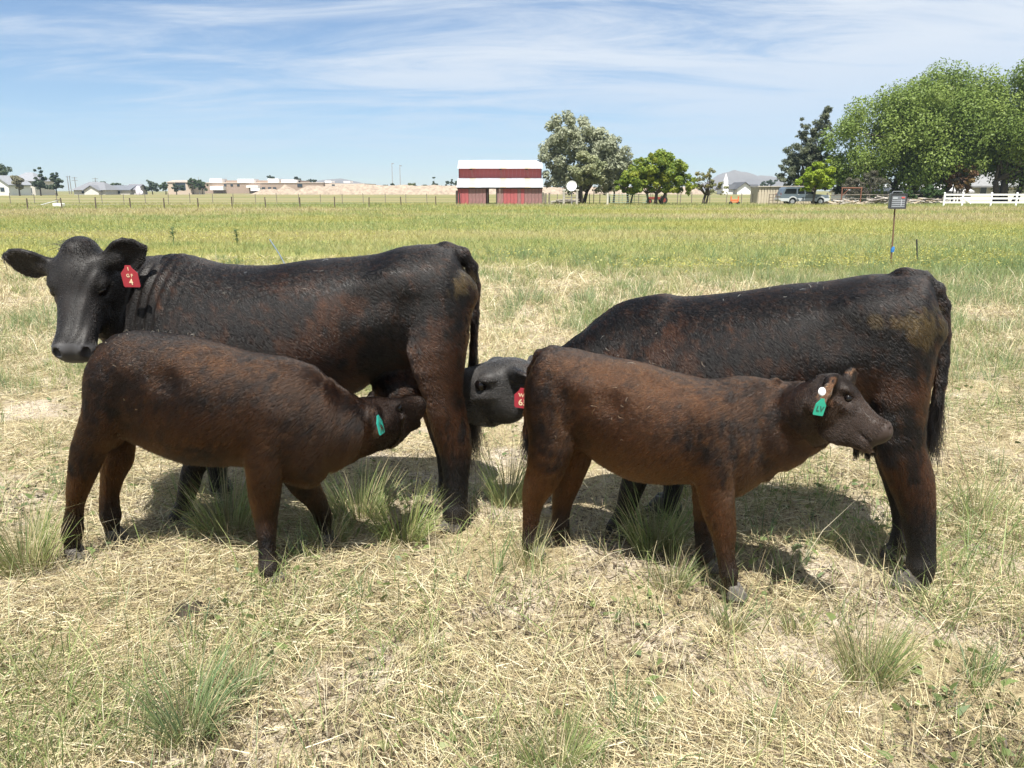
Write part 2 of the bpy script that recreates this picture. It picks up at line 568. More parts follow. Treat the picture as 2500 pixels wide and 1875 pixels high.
def lay_far():
    # pasture from behind the straw to the barn
    P = scatter(330000, 11, 96, 1.0)
    z = straw_zone(P)
    P = P[rng.random(len(P)) > z * .93]
    n = len(P); s = P[:, 1] / 12
    m = vnoise(P * np.array([.55, 1.35, 1]), .16, 421, 3); m2 = vnoise(P, 1.1, 422, 2); m3 = vnoise(P * np.array([.4, 1.5, 1]), .07, 423, 2)
    c = green_col(n, .1) * .95
    yl = np.array([(.33, .32, .085), (.27, .275, .07), (.38, .33, .11)])[rng.integers(0, 3, n)]
    c = mixc(c, 0, 0 * m) * 1.0
    t = smooth01(m + .35 * (m2 - .5), .44, .62) * .75
    c = c + (yl - c) * t[:, None]
    dr = dry_col(n) * np.array([.86, .82, .78])
    t = smooth01(m3 + .3 * (m2 - .5), .46, .64) * (.35 + .65 * smooth01(P[:, 1], 18, 40)) * .85
    c = c + (dr - c) * t[:, None]
    blades('pasture_grass', P, rng.random(n) * 6.28, rng.uniform(.7, 1.5, n), rng.uniform(.07, .22, n) * (1 + .010 * P[:, 1]), rng.uniform(.0035, .0075, n) * s, rng.uniform(0, .8, n), c.astype(np.float32), GRASS, simple=True)
    # bluish taller grass on the right
    P = scatter(52000, 10.5, 24, 1.0)
    w = smooth01(P[:, 0] / P[:, 1] + (vnoise(P, .4, 424, 2) - .5) * .6, .15, .60) * .8
    P = P[rng.random(len(P)) < w]
    n = len(P); s = P[:, 1] / 11
    blades('tall_grass', P, rng.random(n) * 6.28, rng.uniform(1.0, 1.5, n), rng.uniform(.18, .40, n), rng.uniform(.004, .007, n) * s, rng.uniform(0, .7, n), green_col(n, .55), GRASS, simple=True)
    # low yellow flowering weeds in a belt
    P = scatter(42000, 15, 31, 1.0)
    w = vnoise(P * np.array([.6, 1, 1]), .33, 425, 3)
    P = P[rng.random(len(P)) < smooth01(w, .40, .72) * .8]
    n = len(P); P[:, 2] += rng.uniform(.10, .3, n)
    c = np.array([(.40, .37, .085), (.36, .35, .10), (.32, .33, .10)], np.float32)[rng.integers(0, 3, n)]
    blades('flowering_weeds', P, rng.random(n) * 6.28, rng.normal(.2, .5, n), rng.uniform(.03, .08, n), rng.uniform(.015, .035, n), rng.normal(.3, .4, n), c, GRASS, simple=True)


lay_litter(); lay_sprigs(); lay_mid(); lay_far()


# ------------------------------------------------------------------ single tufts that stand out
def tuft(sx, sy, hpx, wpx, n, label, blue=.3, dry=.15, spread=.36, seedheads=0, cat='grass tuft'):
    b = gnd(sx, sy); z = float(ground_z(b[0], b[1])); m = np.linalg.norm(b - CAM) / FPX
    H = hpx * m * .92; Wd = wpx * m / 2; n = int(n * .85)
    g = np.random.default_rng(int(sx * 7 + sy))
    r = np.sqrt(g.random(n)) * Wd * .5; a = g.random(n) * 6.28
    P = np.stack([np.cos(a) * r, np.sin(a) * r * .7, np.full(n, -.01)], 1)
    out = r / (Wd * .5)
    elev = np.clip(1.5 - out * spread * g.uniform(.5, 1.5, n), .5, 1.55)
    ln = H * (1.05 - .35 * out) * g.uniform(.45, 1.12, n)
    k = 5
    d = np.stack([np.cos(a), np.sin(a), np.zeros(n)], 1)
    Q = np.zeros((n, k, 3)); e = elev.copy(); Q[:, 0] = P
    bend = g.uniform(.0, .22, n) + (g.random(n) < .15) * .35
    for j in range(1, k):
        Q[:, j] = Q[:, j - 1] + (d * np.cos(e)[:, None] + np.array([0, 0, 1.0]) * np.sin(e)[:, None]) * (ln / (k - 1))[:, None]
        e = e - bend
    side = np.stack([-np.sin(a + 1.2), np.cos(a + 1.2), np.zeros(n)], 1)
    w = g.uniform(.0013, .0028, n) * (1 + .15 * b[1])
    prof = np.array([.9, 1, .9, .6, .08])
    V = np.stack([Q - side[:, None] * (w[:, None] * prof)[:, :, None] / 2, Q + side[:, None] * (w[:, None] * prof)[:, :, None] / 2], 2).reshape(-1, 3)
    bi = np.arange(n)[:, None, None] * (2 * k) + np.arange(k - 1)[None, :, None] * 2
    F = (bi + np.array([0, 1, 3, 2])).reshape(-1, 4)
    c = green_col(n, blue); dc = dry_col(n); t = (g.random(n) < dry)[:, None]
    c = np.where(t, dc, c)
    cc = np.repeat(c[:, None, :], 2 * k, 1)
    # bases of the blades are straw coloured, tips sometimes too
    bl = np.array([.55, .55, .25, .25, 0, 0, 0, 0, .2, .2])[None, :, None]
    cc = cc * (1 - bl) + np.array([.36, .30, .15]) * bl
    root = link('grass_tuft', mesh_np('grass_tuft', V, F, False, cc.reshape(-1, 3)), GRASS, loc=(b[0], b[1], z))
    tag(root, label, cat, 'grass tufts around the cattle')
    return root


tuft(455, 1800, 330, 190, 330, 'large grey-green tuft at the lower left with tall stems', .75, .12)
tuft(590, 1700, 160, 110, 130, 'small grey-green tuft just right of the large lower left tuft', .6, .2)
tuft(1355, 1890, 260, 230, 300, 'green tuft cut by the bottom edge near the middle', .25, .2)
tuft(2120, 1665, 240, 190, 300, 'yellow-green tuft at the lower right with fanned tall blades', .2, .3)
tuft(2385, 1645, 95, 60, 60, 'small stubby tuft of short stiff stems at the right', .6, .1)
tuft(1785, 1540, 200, 80, 110, 'slender tuft below the front hooves of the reddish calf', .35, .3)
tuft(1950, 1540, 110, 130, 140, 'low spreading tuft between two taller tufts at the lower right', .2, .35)
tuft(985, 1330, 210, 190, 420, 'bright green upright tuft in front of the left cow hind leg', .12, .1)
tuft(880, 1270, 190, 240, 420, 'dark green tuft under the left cow belly', .25, .15)
tuft(560, 1310, 240, 230, 420, 'wide tuft behind the suckling calf front leg', .3, .2)
tuft(1240, 1230, 240, 130, 320, 'tall green tuft between the two cows', .3, .1)
tuft(1600, 1340, 220, 200, 420, 'tuft growing around the right cow front hooves', .3, .15)
tuft(1640, 1430, 140, 160, 220, 'tuft in front of the reddish calf between its legs', .35, .3)
tuft(60, 1400, 250, 190, 380, 'thick tuft at the left edge beside the suckling calf', .15, .2)
tuft(1290, 1380, 170, 90, 120, 'thin tuft at the hind hoof of the reddish calf', .25, .35)
tuft(2010, 1330, 130, 150, 120, 'sparse dark tuft under the right cow belly', .4, .2)
tuft(2470, 1880, 200, 60, 60, 'few tall blades at the lower right corner', .4, .1)
tuft(1290, 745, 75, 100, 160, 'blue-green tuft behind the left cow rump', .7, .1)
tuft(1420, 745, 78, 90, 160, 'blue-green tuft further right behind the calf', .75, .1)
tuft(2380, 1280, 210, 140, 120, 'leafy weed tuft right of the right cow tail', .3, .25)
tuft(800, 1335, 150, 150, 220, 'tuft hiding the far front hoof of the suckling calf', .25, .2)
tuft(110, 1870, 150, 70, 50, 'few dark blades at the lower left corner', .4, .1)


# a dark soil patch, modelled as a raised clump, and a few pale stones in the straw
b_ = gnd(470, 1512)
dv = []; nd = 26
P_ = np.random.default_rng(3)
m_ = MB()
rings = [(.0, .030), (.035, .032), (.07, .022), (.095, .0), (.1, -.02)]
vs_ = [(0, 0, .034)]; fs_ = []
for ri, (r_, z_) in enumerate(rings[1:]):
    for k in range(nd):
        a_ = 2 * pi * k / nd; rr_ = r_ * (1 + .25 * math.sin(3 * a_ + 1) + .12 * P_.normal())
        vs_.append((rr_ * cos(a_), rr_ * sin(a_) * .8, z_ + .006 * P_.normal()))
for k in range(nd): fs_.append((0, 1 + k, 1 + (k + 1) % nd))
for ri in range(len(rings) - 2):
    for k in range(nd):
        a0 = 1 + ri * nd
        fs_.append((a0 + k, a0 + nd + k, a0 + nd + (k + 1) % nd, a0 + (k + 1) % nd))
m_.add(vs_, fs_)
tag(m_.build('soil_clump', pmat('bare soil', (.045, .034, .022), rough=.95, var=.5, vscale=30, bump=.8, bscale=60), None, smooth=True, loc=(b_[0], b_[1], float(ground_z(b_[0], b_[1])) + .01)), 'dark soil clump in the straw below the suckling calf', 'soil clump')
# broad green weed leaves flat in the straw
Pw = scatter(5200, 1.6, 8, .9)
wn = vnoise(Pw, 1.1, 433, 2)
Pw = Pw[rng.random(len(Pw)) < smooth01(wn, .42, .7)]
nw = len(Pw); Pw[:, 2] += rng.uniform(.01, .05, nw)
blades('weed_leaves', Pw, rng.random(nw) * 6.28, rng.uniform(0, .7, nw), rng.uniform(.02, .06, nw), rng.uniform(.012, .026, nw), rng.uniform(0, .7, nw), green_col(nw, .3) * .75, GRASS)
# dark crumbs of soil and old litter between the straw
Pw = scatter(30000, 1.55, 6.5, .85)
wn = vnoise(Pw, 2.1, 434, 3)
Pw = Pw[rng.random(len(Pw)) < smooth01(wn, .40, .62)]
nw = len(Pw); Pw[:, 2] += .012
blades('old_litter', Pw, rng.random(nw) * 6.28, rng.normal(.1, .2, nw), rng.uniform(.015, .07, nw), rng.uniform(.003, .009, nw), rng.normal(.1, .4, nw), (np.array([(.10, .078, .052), (.15, .115, .075), (.075, .06, .045)])[rng.integers(0, 3, nw)]).astype(np.float32), DRY)


def thistle(sx, sy, hpx, label):
    b = gnd(sx, sy); m = np.linalg.norm(b - CAM) / FPX; H = hpx * m
    root = empty('weed', (b[0], b[1], 0), 0, label, 'weed', 'weeds standing above the pasture')
    st = MB(); st.tube([(0, 0, 0), (.01, 0, H * .5), (0, 0, H)], [.02, .016, .008], 5)
    st.build('stem', pmat('weed stem', (.12, .17, .07)), root)
    g = np.random.default_rng(int(sx))
    n = 46
    V = []; F = []
    for i in range(n):
        zc = H * (.2 + .8 * g.random()); a = g.random() * 6.28; l = .16 * (1.2 - zc / H * .6); w = .03
        d = np.array([cos(a), sin(a), .35 + .3 * g.random()]); d /= np.linalg.norm(d); s = np.array([-sin(a), cos(a), 0]) * w
        p = np.array([0, 0, zc]); q = p + d * l * .55; t = p + d * l + np.array([0, 0, -.02])
        k = len(V); V += [p, q - s, t, q + s]; F += [(k, k + 1, k + 2, k + 3)]
    c = np.tile([[.13, .19, .085]], (len(V), 1)) * (.8 + .4 * g.random((len(V), 1)))
    link('leaves', mesh_np('leaves', np.array(V), np.array(F), False, c), GRASS, root)


thistle(424, 599, 40, 'dark thistle-like weed in the pasture above the left cow shoulder, left one of two')
thistle(579, 599, 36, 'dark thistle-like weed in the pasture above the left cow back, right one of two')
# ------------------------------------------------------------------ cattle: one implicit body each, meshed, with a coat of hair


def smin(a, b, k):
    h = np.maximum(k - np.abs(a - b), 0) / k
    return np.minimum(a, b) - h * h * k * 0.25


def pchip(x, y, q):
    """smooth monotone-ish interpolation"""
    x = np.asarray(x, float); y = np.asarray(y, float)
    d = np.diff(y) / np.diff(x)
    m = np.zeros_like(y); m[1:-1] = (d[:-1] + d[1:]) / 2; m[0] = d[0]; m[-1] = d[-1]
    q = np.clip(q, x[0], x[-1])
    i = np.clip(np.searchsorted(x, q) - 1, 0, len(x) - 2)
    h = x[i + 1] - x[i]; t = (q - x[i]) / h
    return ((2 * t**3 - 3 * t**2 + 1) * y[i] + (t**3 - 2 * t**2 + t) * h * m[i] + (-2 * t**3 + 3 * t**2) * y[i + 1] + (t**3 - t**2) * h * m[i + 1])


class Animal:
    """body described in a local frame: s forward, n towards the camera side, z up"""

    def __init__(self, hind, front, near_sign):
        h = np.array([front[0] - hind[0], front[1] - hind[1], 0.0]); h /= np.linalg.norm(h)
        self.O = np.array([(hind[0] + front[0]) / 2, (hind[1] + front[1]) / 2, 0.0])
        self.h = h
        self.lat = np.array([-h[1], h[0], 0.0])            # local +y (left of the animal)
        self.ns = near_sign                                 # local y = ns * n
        self.prims = []
        self.heads = []
        self.ang = math.atan2(h[1], h[0])

    def w2l(self, p):
        d = np.asarray(p, float) - self.O
        return np.array([d @ self.h, d @ self.lat, d[2]])

    def dirl(self, v):
        v = np.asarray(v, float)
        return np.array([v @ self.h, v @ self.lat, v[2]])

    def pt(self, sx, sy, n=0.0):
        """photograph pixel on the vertical plane n metres to the near side; returns local point and m per pixel"""
        d = ray(sx, sy)
        y = self.ns * n
        t = (y - (CAM - self.O) @ self.lat) / (d @ self.lat)
        p = CAM + d * t
        return self.w2l(p), t / FPX

    # primitives: (bbox lo, bbox hi, function(P)->distance, k)
    def add(self, lo, hi, fn, k, sub=False):
        self.prims.append((np.asarray(lo, np.float32), np.asarray(hi, np.float32), fn, k, sub))

    def chain(self, nodes, k=0.05, kk=0.02):
        """nodes: (local point, r in plane, r lateral)"""
        for (p0, r0, l0), (p1, r1, l1) in zip(nodes[:-1], nodes[1:]):
            self.cone(p0, p1, r0, r1, l0, l1, k if (p0 is nodes[0][0]) else kk)

    def cone(self, p0, p1, r0, r1, l0, l1, k):
        p0 = np.asarray(p0, np.float32); p1 = np.asarray(p1, np.float32)
        q = 2 * 1.0 / ((l0 / r0) + (l1 / r1))
        sc = np.array([1, q, 1], np.float32)
        a = p0 * sc; b = (p1 - p0) * sc; bb = float(b @ b) + 1e-9

        def fn(P):
            X = P * sc - a
            t = np.clip(X @ b / bb, 0, 1)
            D = X - t[:, None] * b
            return (np.sqrt((D * D).sum(1)) - (r0 + (r1 - r0) * t)) / max(1.0, q * 0.8)
        m = max(r0, r1, l0, l1)
        self.add(np.minimum(p0, p1) - m, np.maximum(p0, p1) + m, fn, k)

    def ell(self, c, r, k=0.05, M=None, sub=False):
        c = np.asarray(c, np.float32); r = np.asarray(r, np.float32)
        Mi = None if M is None else np.asarray(M, np.float32).T    # columns of M are the axes

        def fn(P):
            X = P - c
            if Mi is not None: X = X @ Mi.T
            k0 = np.sqrt(((X / r) ** 2).sum(1)); k1 = np.sqrt(((X / (r * r)) ** 2).sum(1))
            return np.where(k1 > 1e-6, k0 * (k0 - 1) / np.maximum(k1, 1e-6), -r.min())
        m = float(r.max())
        self.add(c - m, c + m, fn, k, sub)

    def torso(self, stations, cap=0.09, k=0.05, nup=2.3, nlo=2.0, persp=0.955):
        """stations: (sx, top sy, bottom sy, half width, height fraction of the widest level)"""
        rows = []
        for sx, ty, by, w, wf in stations:
            pc, _ = self.pt(sx, (ty + by) / 2)
            pt_, _ = self.pt(sx, ty); pb, _ = self.pt(sx, by)
            zc = (pt_[2] + pb[2]) / 2
            zb = zc - (zc - pb[2]) * persp
            rows.append((pc[0], pt_[2], zb, w, wf))
        rows.sort(key=lambda r: r[0])
        A = np.array(rows)
        s = A[:, 0]; lo, hi = s[0], s[-1]
        self.tor = A

        def fn(P):
            q = np.clip(P[:, 0], lo, hi)
            top = pchip(s, A[:, 1], q); bot = pchip(s, A[:, 2], q); w = pchip(s, A[:, 3], q); wf = pchip(s, A[:, 4], q)
            zw = bot + (top - bot) * wf
            e = np.minimum(q - lo, hi - q)
            ov = np.maximum(np.maximum(lo - P[:, 0], P[:, 0] - hi), 0)
            c = np.sqrt(np.clip(1 - np.clip(1 - e / cap, 0, 1) ** 2, 0.02, 1))
            w = w * c
            up = (top - zw) * (0.35 + 0.65 * c); dn = (zw - bot) * (0.35 + 0.65 * c)
            dz = P[:, 2] - zw
            h = np.where(dz > 0, up, dn)
            n = np.where(dz > 0, nup, nlo)
            rho = (np.abs(P[:, 1] / w) ** n + np.abs(dz / h) ** n) ** (1 / n)
            f = (rho - 1) * np.minimum(w, h) * 0.9
            return np.where(ov > 0, np.sqrt(np.maximum(f, 0) ** 2 + ov ** 2), f).astype(np.float32)
        self.add((lo - .03, -A[:, 3].max(), A[:, 2].min()), (hi + .03, A[:, 3].max(), A[:, 1].max()), fn, k)

    def head(self, P0, P1, up, Lh, k=0.05, deep=0.0, poll=.13, bulge=0.0):
        """P0 poll, P1 towards the muzzle, up = forehead side; local points"""
        P0 = np.asarray(P0, float); a = np.asarray(P1, float) - P0; a /= np.linalg.norm(a)
        u = np.asarray(up, float); u = u - a * (u @ a); u /= np.linalg.norm(u)
        v = np.cross(u, a)
        M = np.stack([a, v, u]).astype(np.float32)       # rows: axes
        P0f = P0.astype(np.float32)
        self.H = dict(P0=P0, M=M, L=Lh)
        tx = np.array([(-.10, -.07), (0, .01), (.12, .035 + bulge * .7), (.28, .03 + bulge), (.5, bulge * .35), (.72, -.02), (.84, -.02), (.91, -.045), (.96, -.09), (1.0, -.15)])
        bx = np.array([(-.10, -.38), (0, -.46), (.1, -.53), (.25, -.56), (.4, -.53 - .09 * deep), (.6, -.43 - .15 * deep), (.74, -.38 - .12 * deep), (.87, -.345 - .08 * deep), (.95, -.30 - .03 * deep), (1.0, -.23)])
        wx = np.array([(-.10, poll * .8), (0, poll), (.15, .205), (.3, .225), (.45, .182), (.6, .16), (.75, .155), (.88, .17), (.96, .15), (1.0, .105)])

        def fn(P):
            X = (P - P0f) @ M.T / Lh
            q = np.clip(X[:, 0], -.1, 1.0)
            top = pchip(tx[:, 0], tx[:, 1], q); bot = pchip(bx[:, 0], bx[:, 1], q); w = pchip(wx[:, 0], wx[:, 1], q)
            zw = top + (bot - top) * 0.36
            dz = X[:, 2] - zw
            h = np.where(dz > 0, top - zw, zw - bot)
            n = np.where(dz > 0, 2.7, 1.75)
            rho = (np.abs(X[:, 1] / w) ** n + np.abs(dz / h) ** n) ** (1 / n)
            ov = np.maximum(np.maximum(-.1 - X[:, 0], X[:, 0] - 1.0), 0)
            f = (rho - 1) * np.minimum(w, h) * 0.9
            return (np.where(ov > 0, np.sqrt(np.maximum(f, 0) ** 2 + ov ** 2), f) * Lh).astype(np.float32)
        c = P0 + M.T @ np.array([.45, 0, -.22]) * Lh
        r = .66 * Lh
        self.add(c - r, c + r, fn, k)
        T = lambda x, y, z: P0 + M.T @ np.array([x, y, z]) * Lh
        self.T = T
        MT = M.T
        for sg in (-1, 1):
            self.ell(T(.29, sg * .185, -.045), np.array([.085, .055, .055]) * Lh, .025, MT)       # brow
            self.ell(T(.36, sg * .17, -.215), np.array([.11, .05, .05]) * Lh, .03, MT)        # cheek bone
            self.ell(T(.20, sg * .13, -.36), np.array([.17, .075, .16]) * Lh, .04, MT)         # jaw muscle
            self.ell(T(.92, sg * .10, -.095), np.array([.075, .065, .075]) * Lh, .02, MT)     # nostril wing
            self.ell(T(.365, sg * .222, -.105), np.array([.062, .036, .034]) * Lh, .014, MT, sub=True)   # eye socket
            self.ell(T(.955, sg * .112, -.075), np.array([.048, .034, .048]) * Lh, .008, MT, sub=True)  # nostril
        self.ell(T(.90, 0, -.13), np.array([.09, .10, .10]) * Lh, .03, MT)
        self.ell(T(.86, 0, -.31 - .07 * deep), np.array([.11, .095, .055]) * Lh, .02, MT)                    # chin
        for sg in (-1, 1):
            self.ell(T(.86, sg * .15, -.265 - .05 * deep), np.array([.15, .06, .010]) * Lh, .01, MT, sub=True)  # mouth line
        return T

    def ear(self, root, tip, nrm, W, curl=3.2, k=0.015, th=0.011):
        """leaf shaped ear from root to tip (local), opening along nrm"""
        root = np.asarray(root, float); a = np.asarray(tip, float) - root; Le = np.linalg.norm(a); a /= Le
        c = np.asarray(nrm, float); c = c - a * (c @ a); c /= np.linalg.norm(c)
        b = np.cross(c, a)
        M = np.stack([a, b, c]).astype(np.float32); r0 = root.astype(np.float32)
        self.earframes = getattr(self, 'earframes', []) + [(root, a, b, c, Le, W)]

        def fn(P):
            X = (P - r0) @ M.T
            t = np.clip(X[:, 0] / Le, 0, 1)
            bw = W * np.interp(t, [0, .12, .35, .6, .85, 1.0], [.42, .6, .95, 1.0, .68, .12])
            sh = curl * (1.0 - .35 * t)
            dc = X[:, 2] - sh * X[:, 1] ** 2 + sh * W * W * .35
            db = np.maximum(np.abs(X[:, 1]) - bw, 0)
            da = np.maximum(np.maximum(-X[:, 0], X[:, 0] - Le), 0)
            return (np.sqrt(dc * dc / (1 + (2 * sh * np.minimum(np.abs(X[:, 1]), W)) ** 2) + db * db + da * da) - th).astype(np.float32)
        m = max(W, .05) + .03
        p = np.stack([root, root + a * Le])
        self.add(p.min(0) - m, p.max(0) + m, fn, k)
        # base of the ear
        self.cone(root - a * .02, root + a * Le * .22, W * .5, W * .42, W * .5, W * .42, .03)

    def eval(self, P):
        P = np.asarray(P, np.float32)
        d = np.full(len(P), 9.0, np.float32)
        for lo, hi, fn, k, sub in self.prims:
            m = k + self.margin
            idx = np.nonzero(((P > lo - m) & (P < hi + m)).all(1))[0]
            if len(idx) == 0: continue
            v = fn(P[idx]).astype(np.float32)
            if sub:
                d[idx] = -smin(-d[idx], v, k)
            else:
                d[idx] = smin(d[idx], v, k)
        return d

    def mesh(self, h=0.008):
        lo = np.min([p[0] for p in self.prims], 0) - .04
        hi = np.max([p[1] for p in self.prims], 0) + .04
        C = 4
        n = np.ceil((hi - lo) / (h * C)).astype(int) + 1
        self.margin = h * C * 2
        gx = [lo[i] + np.arange(n[i]) * h * C for i in range(3)]
        G = np.stack(np.meshgrid(*gx, indexing='ij'), -1).reshape(-1, 3)
        fc = self.eval(G).reshape(n)
        # fine grid cells are block centres; keep blocks near the surface
        nf = (n - 1) * C + 1
        fine = np.empty(nf, np.float32)
        near = np.abs(fc) < h * C * 2.0
        rep = np.clip((np.arange(nf[0]) + C // 2) // C, 0, n[0] - 1), np.clip((np.arange(nf[1]) + C // 2) // C, 0, n[1] - 1), np.clip((np.arange(nf[2]) + C // 2) // C, 0, n[2] - 1)
        fine = fc[np.ix_(*rep)].copy()
        nm = near[np.ix_(*rep)]
        ii = np.argwhere(nm)
        fine[nm] = self.eval(lo + ii * h)
        return surface_nets(fine, lo, h)


def surface_nets(f, lo, h):
    s = f < 0
    nx, ny, nz = f.shape
    cs = np.zeros((nx - 1, ny - 1, nz - 1), np.int8)
    for a in (0, 1):
        for b in (0, 1):
            for c in (0, 1):
                cs += s[a:nx - 1 + a, b:ny - 1 + b, c:nz - 1 + c]
    act = (cs > 0) & (cs < 8)
    ids = np.full(act.shape, -1, np.int64)
    cells = np.argwhere(act)
    ids[act] = np.arange(len(cells))
    acc = np.zeros((len(cells), 3)); cnt = np.zeros(len(cells))
    cor = [(a, b, c) for a in (0, 1) for b in (0, 1) for c in (0, 1)]
    val = {c: f[cells[:, 0] + c[0], cells[:, 1] + c[1], cells[:, 2] + c[2]] for c in cor}
    for c0 in cor:
        for ax in range(3):
            if c0[ax] == 0:
                c1 = list(c0); c1[ax] = 1; c1 = tuple(c1)
                v0, v1 = val[c0], val[c1]
                m = (v0 < 0) != (v1 < 0)
                t = np.where(m, v0 / np.where(v0 == v1, 1, v0 - v1), 0)
                p = np.array(c0, float)[None, :].repeat(len(cells), 0); p[:, ax] += t
                acc[m] += p[m]; cnt[m] += 1
    V = lo + (cells + acc / cnt[:, None]) * h
    F = []
    for ax in range(3):
        sl0 = [slice(None)] * 3; sl1 = [slice(None)] * 3
        sl0[ax] = slice(0, -1); sl1[ax] = slice(1, None)
        e = s[tuple(sl0)] != s[tuple(sl1)]
        pos = np.argwhere(e)
        o1, o2 = [(1, 2), (2, 0), (0, 1)][ax]
        ok = (pos[:, o1] > 0) & (pos[:, o2] > 0) & (pos[:, o1] < f.shape[o1] - 1) & (pos[:, o2] < f.shape[o2] - 1)
        pos = pos[ok]
        q = []
        for d1, d2 in ((-1, -1), (0, -1), (0, 0), (-1, 0)):
            p = pos.copy(); p[:, o1] += d1; p[:, o2] += d2
            q.append(ids[p[:, 0], p[:, 1], p[:, 2]])
        q = np.stack(q, 1)
        inside0 = s[pos[:, 0], pos[:, 1], pos[:, 2]]
        q[~inside0] = q[~inside0][:, ::-1]
        F.append(q)
    return V, np.concatenate(F)


def vnormals(V, F):
    n = np.cross(V[F[:, 2]] - V[F[:, 0]], V[F[:, 3]] - V[F[:, 1]])
    o = np.zeros_like(V)
    for k in range(4): np.add.at(o, F[:, k], n)
    return o / np.maximum(np.linalg.norm(o, axis=1, keepdims=True), 1e-9), np.linalg.norm(n, axis=1) / 2


def hairmat(name, rough=0.30, radial=0.5, ior=1.33):
    if name in MATS: return MATS[name]
    m = bpy.data.materials.new(name); m.use_nodes = True
    nt = m.node_tree; nt.nodes.clear()
    out = N(nt, 'ShaderNodeOutputMaterial')
    a = N(nt, 'ShaderNodeAttribute', attribute_name='tint')
    p = N(nt, 'ShaderNodeBsdfHairPrincipled')
    p.model = 'CHIANG'
    p.parametrization = 'COLOR'
    L(nt, a.outputs['Color'], p.inputs['Color'])
    p.inputs['Roughness'].default_value = rough
    p.inputs['Radial Roughness'].default_value = radial
    p.inputs['Random Roughness'].default_value = 0.3
    p.inputs['IOR'].default_value = ior
    L(nt, p.outputs[0], out.inputs[0])
    MATS[name] = m
    return m


def skinmat(name='hide', rough=0.55):
    if name in MATS: return MATS[name]
    m = bpy.data.materials.new(name); m.use_nodes = True
    nt = m.node_tree; p = nt.nodes['Principled BSDF']
    a = N(nt, 'ShaderNodeAttribute', attribute_name='tint')
    L(nt, a.outputs['Color'], p.inputs['Base Color'])
    p.inputs['Roughness'].default_value = rough
    p.inputs['Specular IOR Level'].default_value = 0.28
    tc = N(nt, 'ShaderNodeTexCoord')
    n = N(nt, 'ShaderNodeTexNoise', Scale=160.0, Detail=3.0); L(nt, tc.outputs['Object'], n.inputs['Vector'])
    b = N(nt, 'ShaderNodeBump', Strength=0.2, Distance=0.003); L(nt, n.outputs['Fac'], b.inputs['Height']); L(nt, b.outputs[0], p.inputs['Normal'])
    MATS[name] = m
    return m


def curves_obj(name, pts, rad, col, mat, parent):
    """pts (n,k,3), rad (n,k), col (n,3)"""
    n, k, _ = pts.shape
    c = bpy.data.hair_curves.new(name)
    c.add_curves([k] * n)
    c.attributes['position'].data.foreach_set('vector', pts.astype(np.float32).ravel())
    r = c.attributes.new('radius', 'FLOAT', 'POINT'); r.data.foreach_set('value', rad.astype(np.float32).ravel())
    a = c.attributes.new('tint', 'FLOAT_COLOR', 'CURVE')
    c4 = np.ones((n, 4), np.float32); c4[:, :3] = col
    a.data.foreach_set('color', c4.ravel())
    o = bpy.data.objects.new(name, c)
    COL.objects.link(o); c.materials.append(mat); o.parent = parent
    o['kind'] = 'stuff'
    return o


def sample(V, F, nrm, area, n, g):
    p = np.cumsum(area); p /= p[-1]
    f = np.searchsorted(p, g.random(n))
    u = g.random((n, 2)).astype(np.float32)
    w = np.stack([(1 - u[:, 0]) * (1 - u[:, 1]), u[:, 0] * (1 - u[:, 1]), u[:, 0] * u[:, 1], (1 - u[:, 0]) * u[:, 1]], 1)
    P = (V[F[f]] * w[:, :, None]).sum(1); Nn = (nrm[F[f]] * w[:, :, None]).sum(1)
    return P, Nn / np.linalg.norm(Nn, axis=1, keepdims=True)


def smooth01(x, a, b):
    t = np.clip((x - a) / (b - a), 0, 1)
    return t * t * (3 - 2 * t)


def mixc(a, b, t):
    return a + (np.asarray(b, np.float32) - a) * np.asarray(t)[:, None]


